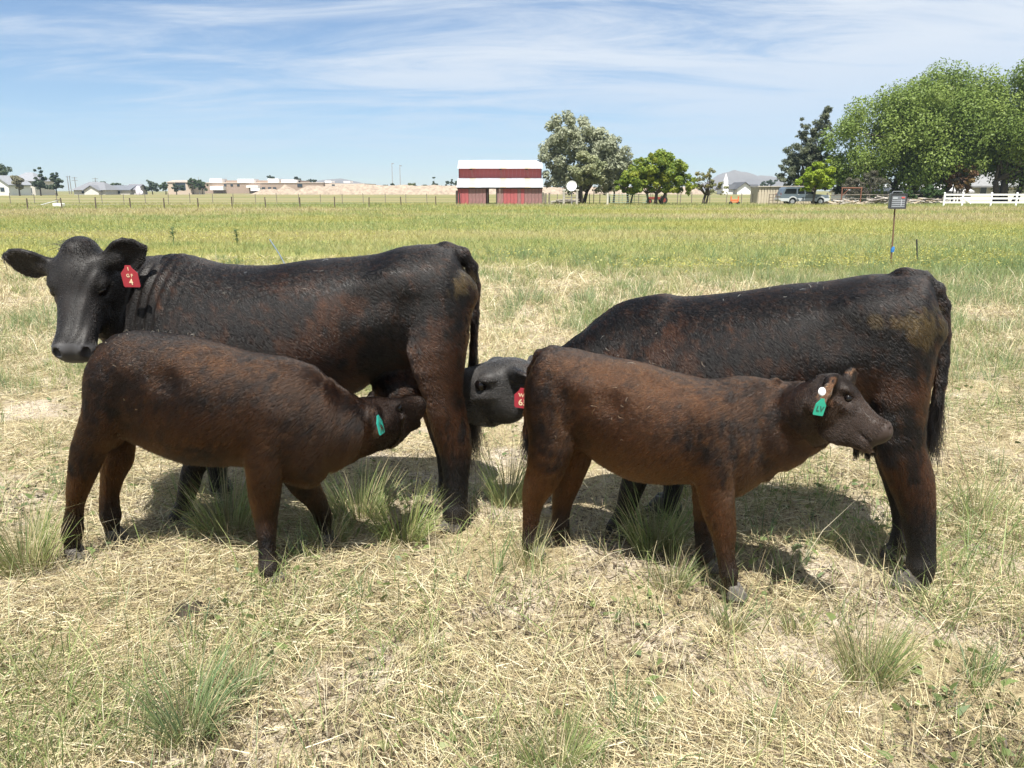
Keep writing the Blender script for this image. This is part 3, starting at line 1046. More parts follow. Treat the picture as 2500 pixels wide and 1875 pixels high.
def coat_colour(A, P, kind, seed):
    """the animal's own coat colour at local points"""
    z = P[:, 2]; s = P[:, 0]
    black = np.array([.0048, .0042, .0041], np.float32)
    n1 = vnoise(P * np.array([1, 1, 1.3]), 4.5, seed, 3)
    n2 = vnoise(P * np.array([3.0, 3.0, 1.0]), 14.0, seed + 5, 2)
    ztop = A.ztop
    n4 = vnoise(P * np.array([1.0, 1.0, .6]), 64, seed + 77, 3)

    def mot(p):
        # locks of one colour among locks of the other: share p of them takes the colour
        return smooth01(p - (n4 - .5) * 1.1 - .5, -.58, .58)
    c = np.repeat(black[None], len(P), 0)
    hf = z / ztop
    if kind == 'cow':
        body = smooth01(hf, .98, .80) * smooth01(hf, .30, .48)
        t = body * smooth01(n1 + .45 * (n2 - .5), .44, .66)
        c = mixc(c, (.034, .0135, .0064), mot(t * .66))
        thigh = smooth01(s, A.s_hind + .42, A.s_hind + .12) * smooth01(hf, .78, .60) * smooth01(hf, .22, .36)
        c = mixc(c, (.042, .0165, .0068), mot(thigh * smooth01(n1 * .6 + n2 * .5, .36, .62) * .72))
    else:
        base = np.array([.031, .0132, .0055], np.float32) * A.brown
        c = mixc(c, base, mot(np.clip(.36 + .6 * smooth01(n1 + .3 * (n2 - .5), .34, .66), 0, 1)))
        low = smooth01(hf, .82, .50)
        c = mixc(c, np.array([.050, .0215, .0080], np.float32) * A.brown, mot(low * .8 * smooth01(n1, .25, .55)))
        ridge = smooth01(hf, .93, 1.02)
        c = mixc(c, black * 1.3, ridge * .7)
        neck = smooth01(s, A.s_front - .02, A.s_front + .18) * smooth01(n1, .3, .55)
        c = mixc(c, black * 1.6, neck * .38)
    # dusty greyish pasterns
    c = mixc(c, black * 1.4, smooth01(hf + .25 * (n1 - .5), .36, .16) * .75)
    foot = smooth01(z, .20, .06)
    c = mixc(c, (.030, .026, .023), foot * .6)
    for (cs, cz, rs, rz, colr, amt) in A.patches:
        d = ((s - cs) / rs) ** 2 + ((z - cz) / rz) ** 2
        n3 = vnoise(P * np.array([1, 1, .6]), 55, seed + 31, 3)
        c = mixc(c, colr, smooth01(d + 1.4 * (n2 - .5) + 3.4 * (n3 - .5), 1.0, .2) * amt)
    # head: near black, but sunlit grey put into the right cow's
    X = (P - A.H['P0']) @ A.H['M'].T / A.H['L']
    hd = (X[:, 0] > -.25) & (X[:, 0] < 1.15) & (np.abs(X[:, 1]) < .6) & (np.abs(X[:, 2] + .2) < .6)
    hw = hd * smooth01(X[:, 0], -.25, .1)
    if kind == 'cow':
        c = mixc(c, A.headcol, hw * .9)
    else:
        c = mixc(c, A.headcol, hw * .7)
    for (er, ea, eb, ec, El, Ew) in A.earframes:
        Q = P - er.astype(np.float32)
        t = Q @ ea.astype(np.float32) / El; b_ = Q @ eb.astype(np.float32); c_ = Q @ ec.astype(np.float32)
        bw = Ew * np.interp(t, [0, .12, .35, .6, .85, 1.0], [.42, .6, .95, 1.0, .68, .12])
        ins = (t > .18) & (t < 1.15) & (np.abs(b_) < Ew * 1.2) & (np.abs(c_) < Ew * .62)
        rim = ins * np.maximum(smooth01(np.abs(b_) / np.maximum(bw, .004), .72, 1.0), smooth01(t, .86, 1.0))
        c = mixc(c, A.rimcol, rim * A.rimamt)
    muz = hd * smooth01(X[:, 0] + .06 * (n2 - .5), .87, .92) * smooth01(X[:, 2], -.40, -.30)
    c = mixc(c, A.muzcol, muz)
    return c, hd, X


def flow_dir(A, P, Nn, hd, X, g):
    """lie of the hair: back and down on the body, down the legs, away from the whorl on the face"""
    d = np.zeros_like(P)
    leg = smooth01(P[:, 2] / A.ztop, .5, .36)
    d[:, 0] = -.8 * (1 - leg); d[:, 2] = -.55 - .6 * leg
    M = A.H['M']
    c = X.copy(); c[:, 0] -= .34; c[:, 2] = 0
    r = np.linalg.norm(c, axis=1, keepdims=True) + .02
    fd = (c / r) @ M
    d = np.where(hd[:, None], fd, d)
    n = np.stack([vnoise(P, 16, 71, 2), vnoise(P, 16, 72, 2), vnoise(P, 16, 73, 2)], 1) - .5
    d = d / (np.linalg.norm(d, axis=1, keepdims=True) + 1e-6) + n * A.wave
    d = d - Nn * (d * Nn).sum(1, keepdims=True)
    return d / (np.linalg.norm(d, axis=1, keepdims=True) + 1e-6)


def finish(A, name, kind, label, group, nfur, seed, h=0.008, furlen=.026):
    g = np.random.default_rng(seed)
    V, F = A.mesh(h)
    nrm, area = vnormals(V, F)
    V = V.astype(np.float32)
    if A.folds is not None:
        V = V + (nrm * A.folds(V)[:, None]).astype(np.float32)
        nrm, area = vnormals(V, F)
    root = empty(name, tuple(A.O), A.ang, label, kind, group)
    c, hd, X = coat_colour(A, V, kind, seed)
    body = link('body', mesh_np('body', V, F, True, c), skinmat(), root)
    # coat
    n = nfur
    P, Nn = sample(V, F, nrm, area, int(n * 1.25), g)
    P = P.astype(np.float32); Nn = Nn.astype(np.float32)
    c, hd, X = coat_colour(A, P, kind, seed)
    muz = hd & (X[:, 0] > .885) & (X[:, 2] > -.36)
    keep = ~muz & (P[:, 2] > .045)
    P, Nn, c, hd, X = P[keep], Nn[keep], c[keep], hd[keep], X[keep]
    d = flow_dir(A, P, Nn, hd, X, g)
    ln = furlen * (.7 + .6 * g.random(len(P))) * (.75 + .6 * vnoise(P, 5, seed + 9))
    ln *= np.where(hd, .48, 1) * (1 - .45 * smooth01(P[:, 2], .35, .15))
    under = smooth01(-Nn[:, 2], .3, .9)
    ln *= 1 + .5 * under
    lift = (.13 + .14 * g.random(len(P)))[:, None]
    jit = (g.random((len(P), 3)) - .5) * .30
    d1 = d + Nn * lift + jit * .5
    d1 /= np.linalg.norm(d1, axis=1, keepdims=True)
    d2 = d + Nn * lift * .25 + jit; d2[:, 2] -= .25
    d2 /= np.linalg.norm(d2, axis=1, keepdims=True)
    l1 = ln[:, None]
    pts = np.stack([P - Nn * .002, P + d1 * l1 * .5, P + d1 * l1 * .5 + d2 * l1 * .5], 1)
    rad = np.stack([np.full(len(P), .00068), np.full(len(P), .00056), np.full(len(P), .00018)], 1) * (.8 + .5 * g.random((len(P), 1)))
    c = c * (.45 + 1.1 * g.random((len(P), 1)))
    curves_obj('fur', pts, rad, c, hairmat('sleek hair', .28, .45, 1.42) if kind == 'cow' else hairmat('coat hair'), root)
    # bits of straw caught in the coat
    q = np.nonzero((Nn[:, 2] > -.1) & (P[:, 2] > A.ztop * .62) & ~hd)[0]
    q = q[np.argsort(vnoise(P[q], 2.2, seed + 40))[-len(q) // 4:]]
    q = g.choice(q, 26)
    tdir = np.cross(Nn[q], g.normal(0, 1, (26, 3))); tdir /= np.linalg.norm(tdir, axis=1, keepdims=True)
    sl = g.uniform(.003, .014, (26, 1)); b0 = P[q] + Nn[q] * furlen * .42
    curves_obj('straw_bits', np.stack([b0 - tdir * sl, b0 + Nn[q] * .004, b0 + tdir * sl * .8 + g.normal(0, .006, (26, 3))], 1), np.tile([.0009, .0012, .0008], (26, 1)), np.repeat([[.34, .27, .15]], 26, 0), hairmat('coat hair'), root)
    # eyes
    for sg in (-1, 1):
        if A.eyes:
            eye_mesh = MB()
            T = A.T
            me = sphere_mesh('eye', .030 * A.H['L'] / .5 * A.eyes, 14, 10)
            link('eye', me, pmat('eye', (.004, .003, .003), rough=.12, spec=.35), root, loc=tuple(T(.365, sg * .178, -.10)))
    # hooves
    for (s, y, ang, sc) in A.hooves:
        hoof(root, s, y, ang, sc * .84)
    A.root = root
    return root


def sphere_mesh(name, r, nu=12, nv=8):
    vs = [(0, 0, r)]
    for j in range(1, nv):
        th = pi * j / nv
        for i in range(nu):
            ph = 2 * pi * i / nu
            vs.append((r * sin(th) * cos(ph), r * sin(th) * sin(ph), r * cos(th)))
    vs.append((0, 0, -r))
    fs = [(0, 1 + i, 1 + (i + 1) % nu) for i in range(nu)]
    for j in range(nv - 2):
        for i in range(nu):
            a = 1 + j * nu
            fs.append((a + i, a + nu + i, a + nu + (i + 1) % nu, a + (i + 1) % nu))
    a = 1 + (nv - 2) * nu
    fs += [(a + i, len(vs) - 1, a + (i + 1) % nu) for i in range(nu)]
    me = bpy.data.meshes.new(name); me.from_pydata(vs, [], fs)
    for p in me.polygons: p.use_smooth = True
    return me


def hoof(root, s, y, ang, sc):
    """a cloven hoof: two claws side by side"""
    vs = []; fs = []
    for sg in (-1, 1):
        b = len(vs)
        K = 12
        for (zz, le, wi, off) in ((-.012, .062, .024, .018), (.0, .064, .0245, .018), (.03, .052, .022, .010), (.058, .040, .019, .0), (.075, .034, .016, -.004)):
            for k in range(K):
                t = 2 * pi * k / K
                cx = cos(t); sy = math.sin(t)
                ex = le * (abs(cx) ** .8) * (1 if cx > 0 else -.8)
                ey = wi * (abs(sy) ** .8) * (1 if sy > 0 else -1) * (1 - .25 * max(cx, 0))
                vs.append(((ex + off) * sc, (ey + sg * .026 - sg * .004 * max(cx, 0)) * sc, zz * sc))
        for r in range(4):
            for k in range(K):
                fs.append((b + r * K + k, b + r * K + (k + 1) % K, b + (r + 1) * K + (k + 1) % K, b + (r + 1) * K + k))
        fs.append(tuple(b + k for k in reversed(range(K)))); fs.append(tuple(b + 4 * K + k for k in range(K)))
    me = bpy.data.meshes.new('hoof'); me.from_pydata(vs, [], fs)
    for p in me.polygons: p.use_smooth = True
    link('hoof', me, pmat('hoof horn', (.12, .108, .095), rough=.75, var=.55, vscale=22, bump=.5, bscale=60, coord='Object'), root, loc=(s, y, .016), rot=(0, 0, ang))


def leg(A, nodes, n_ground=None):
    """nodes: (sx, sy, n, r px, lateral r m); last node is the pastern, a hoof goes below it"""
    raw = []
    for sx, sy, n, rp, rl in nodes:
        p, m = A.pt(sx, sy, n)
        raw.append([p[0], p[1], p[2], rp * m, rl])
    raw = np.array(raw)
    k = np.concatenate([[0], np.cumsum(np.linalg.norm(np.diff(raw[:, :3], axis=0), axis=1))])
    q = np.concatenate([np.linspace(k[i], k[i + 1], 4)[:-1] for i in range(len(k) - 1)] + [[k[-1]]])
    S = np.stack([pchip(k, raw[:, j], q) for j in range(5)], 1)
    return [(r[:3], max(r[3], .012), r[4]) for r in S]


def tail_hair(A, pts, n, length, spread, seed, col=(.006, .005, .005), r=.0012, name='tail_switch'):
    """long hair hanging from points along the tail's end"""
    g = np.random.default_rng(seed)
    pts = np.asarray(pts, float)
    t = g.random(n) * (len(pts) - 1); i = t.astype(int); f = (t - i)[:, None]
    P = pts[i] * (1 - f) + pts[np.minimum(i + 1, len(pts) - 1)] * f
    o = (g.random((n, 3)) - .5) * spread
    k = 7
    L_ = length * (.55 + .6 * g.random(n))
    Q = np.zeros((n, k, 3))
    w = (g.random((n, 3)) - .5) * 2
    ph = g.random(n) * 6.28
    for j in range(k):
        u = j / (k - 1)
        Q[:, j] = P + o * (.35 + .9 * u) + np.stack([w[:, 0] * .03 * u * u + .012 * np.sin(ph + u * 5), w[:, 1] * .03 * u * u, -L_ * u], 1)
    rad = np.linspace(1, .35, k)[None] * r * (.7 + .6 * g.random((n, 1)))
    c = np.repeat(np.array([col], np.float32), n, 0) * (.6 + .8 * g.random((n, 1)))
    return curves_obj(name, Q, rad, c, hairmat('coat hair'), A.root)


def ear_tag(A, c, right, up, w, h, col, rot_off=0.0):
    """flat plastic tag with clipped shoulders; c = centre of top edge in local coordinates"""
    right = Vector(right).normalized(); up = Vector(up); up = (up - right * up.dot(right)).normalized()
    nn = right.cross(up)
    poly = [(-w * .16, h * .0), (w * .16, h * .0), (w * .22, -h * .12), (w * .5, -h * .36), (w * .5, -h * .94), (w * .44, -h), (-w * .44, -h), (-w * .5, -h * .94), (-w * .5, -h * .36), (-w * .22, -h * .12)]
    m = MB(); m.prism([(a, b) for a, b in poly], 'z', -.0012, .0012)
    o = m.build('ear_tag', pmat('tag ' + str(col), col, rough=.35, spec=.5), A.root)
    M = Matrix((right, up, nn)).transposed().to_4x4(); M.translation = Vector(c)
    o.matrix_local = M
    return o


def lettering(parent, text, size, x, y, z, col, name='lettering', sx=1.0):
    f = bpy.data.curves.new(name, 'FONT'); f.body = text; f.size = size; f.align_x = 'CENTER'; f.align_y = 'CENTER'
    f.extrude = .0004; f.offset = size * .012
    t = bpy.data.objects.new(name, f)
    me = bpy.data.meshes.new_from_object(t)
    bpy.data.objects.remove(t); bpy.data.curves.remove(f)
    me.materials.clear(); me.materials.append(pmat('ink ' + str(col), col, rough=.5))
    o = bpy.data.objects.new(name, me); COL.objects.link(o)
    o.parent = parent; o.location = (x, y, z); o.scale = (sx, 1, 1)
    return o
# ------------------------------------------------------------------ background: farm, trees, houses, fences
def X(sx, Y): return float(at(sx, 465, Y)[0])
def Z(sy, Y): return float(at(1250, sy, Y)[2])


def mpp(Y): return Y * 1.03 / FPX


LEAF = leafmat('tree leaf', rough=.5, trans=.38, spec=.25)
BARK = pmat('bark', (.095, .078, .060), rough=.95, var=.5, vscale=6, bump=.6, bscale=12)


def make_tree(name, label, cat, sx, Y, base_sy, crown, cols, nclump, nleaf, leaf, group='trees around the farm', hang=0.0, trunks=((0, .25),), seed=1, clump_r=.24, limbs=7, fill=.55, base_z=0.0, bark=None, needles=False):
    """crown: ellipses (sx, sy, rx, ry) in photograph pixels at distance Y"""
    g = np.random.default_rng(seed)
    x0 = X(sx, Y)
    root = empty(name, (x0, Y, base_z), 0, label, cat, group)
    m = mpp(Y)
    CL = []
    tot = sum(e[2] * e[3] for e in crown)
    for ex, ey, rx, ry in crown:
        c = np.array([X(ex, Y) - x0, 0, Z(ey, Y) - base_z]); r = np.array([rx * m, (rx + ry) * .5 * m * .9, ry * m])
        k = max(3, int(nclump * rx * ry / tot))
        v = g.normal(0, 1, (k, 3)); v /= np.linalg.norm(v, axis=1, keepdims=True)
        rr = np.where(g.random(k) < fill, g.uniform(.72, .93, k), g.random(k) ** .5 * .75)
        p = c + v * r * rr[:, None]
        cr = np.minimum(r[0], r[2]) * clump_r * g.uniform(.7, 1.35, k)
        for a, b in zip(p, cr): CL.append((a, b))
    CP = np.array([c[0] for c in CL]); CR = np.array([c[1] for c in CL])
    ok = CP[:, 2] > .3
    CP, CR = CP[ok], CR[ok]
    w = CR ** 2; w /= w.sum()
    ci = g.choice(len(CP), nleaf, p=w)
    v = g.normal(0, 1, (nleaf, 3)); v /= np.linalg.norm(v, axis=1, keepdims=True)
    rad_ = g.random(nleaf) ** .42
    P = CP[ci] + v * (CR[ci] * rad_)[:, None] * np.array([1.15, 1.15, .85 + .9 * hang])
    if hang: P[:, 2] -= CR[ci] * .35 * hang
    nrm = v + g.normal(0, .7, (nleaf, 3)) + np.array([0, 0, .5])
    nrm /= np.linalg.norm(nrm, axis=1, keepdims=True)
    a = np.cross(nrm, g.normal(0, 1, (nleaf, 3))); a /= np.linalg.norm(a, axis=1, keepdims=True)
    if hang:
        a = a * (1 - hang) + np.array([0, 0, -1.0]) * hang; a -= nrm * (a * nrm).sum(1, keepdims=True); a /= np.linalg.norm(a, axis=1, keepdims=True) + 1e-6
    b = np.cross(nrm, a)
    la = (leaf * g.uniform(.6, 1.35, nleaf) * (1 + 1.0 * hang))[:, None]; lb = la * (.30 if needles else .62 - .3 * hang)
    V = np.stack([P - a * la * .5, P + b * lb * .5, P + a * la * .5, P - b * lb * .5], 1).reshape(-1, 3)
    F = np.arange(nleaf * 4).reshape(-1, 4)
    cols = np.asarray(cols, np.float32)
    cc = cols[g.integers(0, len(cols), len(CP))][ci] * .6 + cols[g.integers(0, len(cols), nleaf)] * .4
    cc = cc * (.8 + .4 * g.random((nleaf, 1)))
    crown_o = link('crown', mesh_np('crown', V, F, False, np.repeat(cc, 4, 0)), LEAF, root)
    # trunk and limbs
    t = MB()
    for dx, tr in trunks:
        top = CP[g.choice(len(CP))]
        zc = np.median(CP[:, 2])
        p0 = np.array([dx, g.uniform(-.3, .3), -.1]); lean = np.array([dx * .8 + g.normal(0, .2), g.normal(0, .3), 0])
        fork = p0 + lean * .6 + np.array([0, 0, max(.5, CP[:, 2].min() * .9 + .2)])
        t.tube([p0 + np.array([0, 0, 0]), p0 * .6 + fork * .4 + g.normal(0, .05, 3), fork], [tr * 1.35, tr, tr * .85], 8)
        for i in range(limbs):
            q = CP[g.choice(len(CP))]
            mid = fork * .5 + q * .5 + np.array([0, 0, .12 * np.linalg.norm(q - fork)]) + g.normal(0, .15, 3)
            q2 = q * .9 + fork * .1
            t.tube([fork - np.array([0, 0, .1]), fork * .55 + mid * .45, mid, q2], [tr * .62, tr * .42, tr * .28, tr * .08], 5)
    t.build('trunk', bark or BARK, root, smooth=True)
    return root


# ---- trees
SILVER = [(.32, .34, .235), (.38, .40, .285), (.27, .29, .195)]
make_tree('deciduous_tree', 'tall silvery grey-green tree beside the red barn', 'tree', 1415, 98, 498,
          [(1395, 325, 62, 48), (1360, 380, 46, 50), (1440, 370, 60, 55), (1500, 380, 38, 44), (1490, 410, 44, 40), (1515, 420, 24, 30), (1350, 420, 30, 36), (1400, 430, 60, 40), (1480, 450, 42, 30)],
          SILVER, 190, 26000, .30, trunks=((0, .34), (.5, .22)), seed=3, clump_r=.25, hang=.25)
make_tree('deciduous_tree', 'shorter pale olive tree in front of the tall silvery tree', 'tree', 1422, 95, 498,
          [(1430, 408, 42, 34), (1458, 432, 30, 22), (1405, 425, 26, 22)],
          [(.27, .29, .16), (.31, .32, .185), (.23, .26, .14)], 55, 6500, .30, trunks=((0, .16),), seed=4, hang=.2)
make_tree('conifer_tree', 'small dark green tree between the silvery tree and the round green tree', 'tree', 1498, 99, 496,
          [(1506, 432, 22, 24), (1490, 452, 18, 20)], [(.05, .085, .03), (.065, .10, .035)], 26, 2600, .28, trunks=((0, .12), (-.4, .08)), seed=5)
GREEN = [(.16, .225, .035), (.215, .275, .038), (.125, .19, .033), (.31, .33, .045)]
make_tree('deciduous_tree', 'round bright green tree with several trunks right of the silvery tree', 'tree', 1600, 91, 496,
          [(1605, 412, 62, 40), (1570, 436, 50, 32), (1650, 436, 48, 34), (1600, 385, 40, 20), (1672, 452, 30, 24), (1552, 440, 40, 32)],
          GREEN, 150, 22000, .27, trunks=((0, .2), (-.7, .14), (.7, .16)), seed=6, clump_r=.27)
make_tree('deciduous_tree', 'small green tree leaning left of the round green tree, two thin trunks', 'tree', 1532, 92, 496,
          [(1522, 448, 26, 20), (1540, 432, 24, 16)], GREEN[:3], 24, 2400, .28, trunks=((0, .13), (.35, .1)), seed=7)
make_tree('fruit_tree', 'sparse twisted fruit tree with thin grey-olive leaves', 'tree', 1720, 92, 498,
          [(1722, 430, 30, 18), (1745, 455, 30, 18), (1700, 450, 20, 20), (1765, 470, 18, 10)],
          [(.20, .21, .10), (.27, .24, .10), (.17, .18, .085)], 40, 1700, .24, trunks=((0, .16), (.3, .12)), seed=8, limbs=12)
make_tree('pine_tree', 'ragged dark pine behind the bright little tree, left of the willows', 'tree', 1960, 112, 490,
          [(2000, 290, 26, 28), (1975, 330, 44, 30), (1945, 315, 18, 26), (1960, 380, 60, 36), (1935, 420, 44, 26), (2010, 420, 60, 44), (1925, 450, 30, 22), (2060, 450, 60, 26)],
          [(.12, .14, .085), (.15, .165, .10), (.09, .11, .065)], 260, 27000, .46, trunks=((0, .4),), seed=9, clump_r=.22, fill=.35, needles=True, limbs=22)
make_tree('deciduous_tree', 'small vivid lime green tree standing before the parked vehicle', 'tree', 1985, 89, 500,
          [(1990, 425, 44, 28), (1972, 448, 34, 18), (2015, 444, 30, 20), (1998, 404, 30, 14)],
          [(.22, .30, .025), (.27, .34, .03), (.17, .25, .025)], 60, 7500, .27, trunks=((0, .1), (.12, .07)), seed=10, clump_r=.3)
WIL = [(.15, .215, .05), (.185, .25, .056), (.13, .19, .045), (.21, .27, .066)]
make_tree('willow_tree', 'broad willow with a huge domed crown, the larger one fully in view', 'tree', 2200, 108, 490,
          [(2310, 318, 118, 140), (2190, 338, 146, 118), (2275, 302, 145, 122), (2095, 362, 92, 88), (2042, 375, 42, 62), (2120, 415, 60, 40), (2310, 420, 40, 36)],
          WIL, 250, 112000, .27, hang=.35, trunks=((-.6, .45), (1.2, .5), (4.4, .5), (2.6, .4)), seed=11, clump_r=.25, limbs=10, fill=.8)
make_tree('willow_tree', 'second willow at the right edge with a forked trunk before the house', 'tree', 2455, 104, 490,
          [(2480, 290, 105, 130), (2560, 300, 130, 150), (2450, 350, 62, 70), (2530, 370, 80, 50)],
          WIL, 150, 68000, .27, hang=.35, trunks=((0, .5), (-.9, .38), (1.3, .34)), seed=12, clump_r=.26, fill=.8, limbs=10)
make_tree('deciduous_tree', 'small copper red tree between the two willow trunks', 'tree', 2345, 103, 486,
          [(2345, 430, 28, 36), (2330, 445, 22, 22), (2360, 455, 20, 20)],
          [(.17, .10, .045), (.14, .075, .05), (.20, .14, .05)], 34, 3200, .28, trunks=((0, .1), (.3, .08), (-.3, .08)), seed=13)
make_tree('deciduous_tree', 'purple leaved bush behind the copper tree', 'tree', 2330, 107, 486,
          [(2340, 420, 34, 44)], [(.075, .045, .05), (.09, .06, .055)], 22, 2600, .3, trunks=((0, .1),), seed=14)
make_tree('shrub', 'dark green shrub under the big willow beside the wood heap', 'shrub', 2250, 97, 490,
          [(2240, 476, 42, 15), (2275, 470, 26, 20), (2215, 478, 22, 10)], [(.045, .085, .025), (.06, .10, .03)], 40, 4200, .26, trunks=((0, .08),), seed=15)
make_tree('shrub', 'grey leafless conifer scrub under the willow limbs', 'shrub', 2125, 101, 490,
          [(2125, 440, 40, 26), (2080, 455, 34, 22)], [(.13, .12, .085), (.10, .10, .07)], 46, 3600, .34, trunks=((0, .1),), seed=16, needles=True, limbs=16)

# ---- red barn
YB = 93.0
bx0, bx1 = X(1118, YB), X(1323, YB)
BW = bx1 - bx0; bxc = (bx0 + bx1) / 2
barn = empty('barn', (bxc, YB, 0), 0, 'old red barn with white sheet metal roofs and an open doorway', 'barn')
red = pmat('red boards', (.38, .085, .09), rough=.85, col2=(.26, .075, .078), vscale=2.2, bump=.3, bscale=14, stretch=(6, 6, 1))
redg = pmat('weathered red boards', (.29, .14, .138), rough=.9, col2=(.16, .10, .092), vscale=2.5, bump=.3, bscale=14, stretch=(6, 6, 1))
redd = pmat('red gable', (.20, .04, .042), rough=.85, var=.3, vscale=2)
tin = pmat('white roof metal', (.47, .49, .52), rough=.5, var=.10, vscale=1.4, spec=.4)
tinr = pmat('stained roof metal', (.50, .46, .36), rough=.6, var=.18, vscale=2, spec=.3)
dark = pmat('dark timber', (.05, .042, .036), rough=.9, var=.4, vscale=4)
DEP = 8.6; S1 = 2.5
hw_ = BW / 2
eave, l_top, u_bot, ridge = Z(457, YB), Z(434.5, YB), Z(411, YB) , Z(388, YB)
d0, d1_ = X(1190, YB) - bxc, X(1212, YB) - bxc
nb = 24
bw = BW / nb
meshes = {}
for i in range(nb):
    xc = -hw_ + (i + .5) * bw
    if d0 - bw * .3 < xc < d1_ + bw * .3: continue
    sxp = 1118 + (xc + hw_) / BW * 205
    mt = redg if (1150 < sxp < 1190 or 1214 < sxp < 1232 or sxp > 1284) else red
    if i % 7 == 3: mt = redg if mt is red else red
    key = mt.name
    if key not in meshes:
        meshes[key] = MB().box((0, 0, eave / 2), (bw - .03, .04, eave)).mesh('wall_board'); meshes[key].materials.append(mt)
    o = link('wall_board', meshes[key], None, barn, loc=(xc, random.uniform(-.008, .008), random.uniform(-.03, .03)))
MB().box((0, .05, eave / 2 + .9), (.01, .01, .01)).v
fr = MB()
fr.box((d0 - .02, -.05, eave / 2 - .08), (.10, .08, eave - .2)); fr.box((d1_ + .02, -.05, eave / 2 - .08), (.14, .08, eave - .2)); fr.box(((d0 + d1_) / 2, -.05, eave - .13), (d1_ - d0 + .3, .07, .12))
fr.build('door_frame', dark, barn)
lt = MB().box((((-hw_ + d0) / 2), .03, 1.0), (1, .01, 1))
# gable ends and back
for sx_ in (-1, 1):
    m_ = MB()
    pr = [(0.03, 0), (0.03, eave), (S1, l_top), (S1, u_bot), (DEP / 2, ridge - .05), (DEP - S1, u_bot), (DEP - S1, l_top), (DEP, eave), (DEP, 0)]
    m_.prism(pr, 'x', sx_ * hw_ - .05, sx_ * hw_ + .05)
    m_.build('end_wall', redd, barn)
bk = MB(); bk.box(((-hw_ + d0) / 2, DEP - .06, eave / 2), (d0 + hw_ - .12, .06, eave)); bk.box(((hw_ + d1_ + .3) / 2, DEP - .06, eave / 2), (hw_ - d1_ - .42, .06, eave))
bk.build('back_wall', redd, barn)
# clerestory
nc = 20
cm = None
for i in range(nc):
    xc = -hw_ + .06 + (i + .5) * (BW - .12) / nc
    if cm is None:
        cm = MB().box((0, S1 - .0, (l_top + u_bot) / 2 - .1), ((BW - .12) / nc - .004, .04, u_bot - l_top + .3)).mesh('clerestory_board'); cm.materials.append(red)
    link('clerestory_board', cm, None, barn, loc=(xc, random.uniform(-.006, .006), 0))
for sx_ in (1148, 1221, 1286):  # faded, lit streaks: their brightness put in as pale pink strips
    xa = X(sx_, YB) - bxc
    b_ = MB(); b_.add([(xa - .11, S1 - .06, u_bot), (xa + .11, S1 - .06, u_bot), (xa + .42, S1 - .06, l_top), (xa + .16, S1 - .06, l_top), (xa - .11, S1 - .03, u_bot), (xa + .11, S1 - .03, u_bot), (xa + .42, S1 - .03, l_top), (xa + .16, S1 - .03, l_top)],
                      [(0, 1, 2, 3), (7, 6, 5, 4), (0, 4, 5, 1), (1, 5, 6, 2), (2, 6, 7, 3), (3, 7, 4, 0)])
    b_.build('faded_lit_streak', pmat('faded lit streak', (.36, .12, .12), rough=.85, var=.2), barn)
    h_ = MB(); h_.box((xa, S1 - .5, u_bot - .06), (.3, .25, .12)); h_.build('rafter_end', dark, barn)
ns = 14
sw = (BW + .3) / ns
for i in range(ns):
    xc = -hw_ - .15 + (i + .5) * sw
    sxp = 1118 + (xc + hw_) / BW * 205
    st_ = any(abs(sxp - q) < 8 for q in (1148, 1221, 1288))
    for nm, (ya, za), (yb, zb) in (('lower_roof_sheet', (-.35, eave - .03), (S1 - .03, l_top + .02)), ('upper_roof_sheet', (S1 - .75, u_bot + .02), (DEP / 2, ridge)),
                                   ('lower_roof_sheet', (DEP + .35, eave - .03), (DEP - S1 + .03, l_top + .02)), ('upper_roof_sheet', (DEP - S1 + .75, u_bot + .02), (DEP / 2 + .002, ridge))):
        k = (nm, st_, ya > 4)
        if k not in meshes:
            q = MB()
            n_ = 6
            for j in range(n_):       # pressed ribs along the slope
                x_a = -sw / 2 + j * sw / n_ + .004; x_b = -sw / 2 + (j + 1) * sw / n_ - .004; h1 = .0
                q.add([(x_a, ya, za), (x_b, ya, za), (x_b, yb, zb), (x_a, yb, zb), ((x_a + x_b) / 2 - .03, ya, za + .03), ((x_a + x_b) / 2 + .03, ya, za + .03), ((x_a + x_b) / 2 + .03, yb, zb + .03), ((x_a + x_b) / 2 - .03, yb, zb + .03)],
                      [(0, 4, 7, 3), (4, 5, 6, 7), (5, 1, 2, 6), (0, 1, 5, 4), (2, 3, 7, 6), (0, 3, 2, 1)])
            meshes[k] = q.mesh(nm); meshes[k].materials.append(tinr if st_ else tin)
        link(nm, meshes[k], None, barn, loc=(xc, 0, random.uniform(-.008, .008)))
e_ = MB(); e_.box((0, -.18, eave - .12), (BW + .2, .06, .12)); e_.build('eave_board', dark, barn)

# ---- fences and posts
wood = pmat('grey post wood', (.20, .175, .145), rough=.95, var=.45, vscale=5, bump=.5, bscale=20)
steel = pmat('rusty steel post', (.10, .075, .06), rough=.8, var=.4, vscale=8)
wire_m = pmat('fence wire', (.22, .21, .20), rough=.5, metal=.6)


def fence(label, pts, h, post_r, mat, wires=(.35, .6), lean=.03, wire_r=.006, name='fence', cat='fence', square=False):
    root = empty(name, (pts[0][0], pts[0][1], 0), 0, label, cat)
    o = Vector((pts[0][0], pts[0][1], 0))
    for (x, y) in pts:
        p = Vector((x, y, 0)) - o
        b = MB(); dx = random.gauss(0, lean) * h
        b.tube([p + Vector((0, 0, -.1)), p + Vector((dx * .5, 0, h * .5)), p + Vector((dx, random.gauss(0, lean), h * random.uniform(.93, 1.07)))], post_r, 6)
        b.build('post', mat, root)
    for wz in wires:
        w = MB(); w.tube([Vector((x, y, wz * h)) - o for x, y in pts], wire_r, 4); w.build('wire', wire_m, root)
    return root


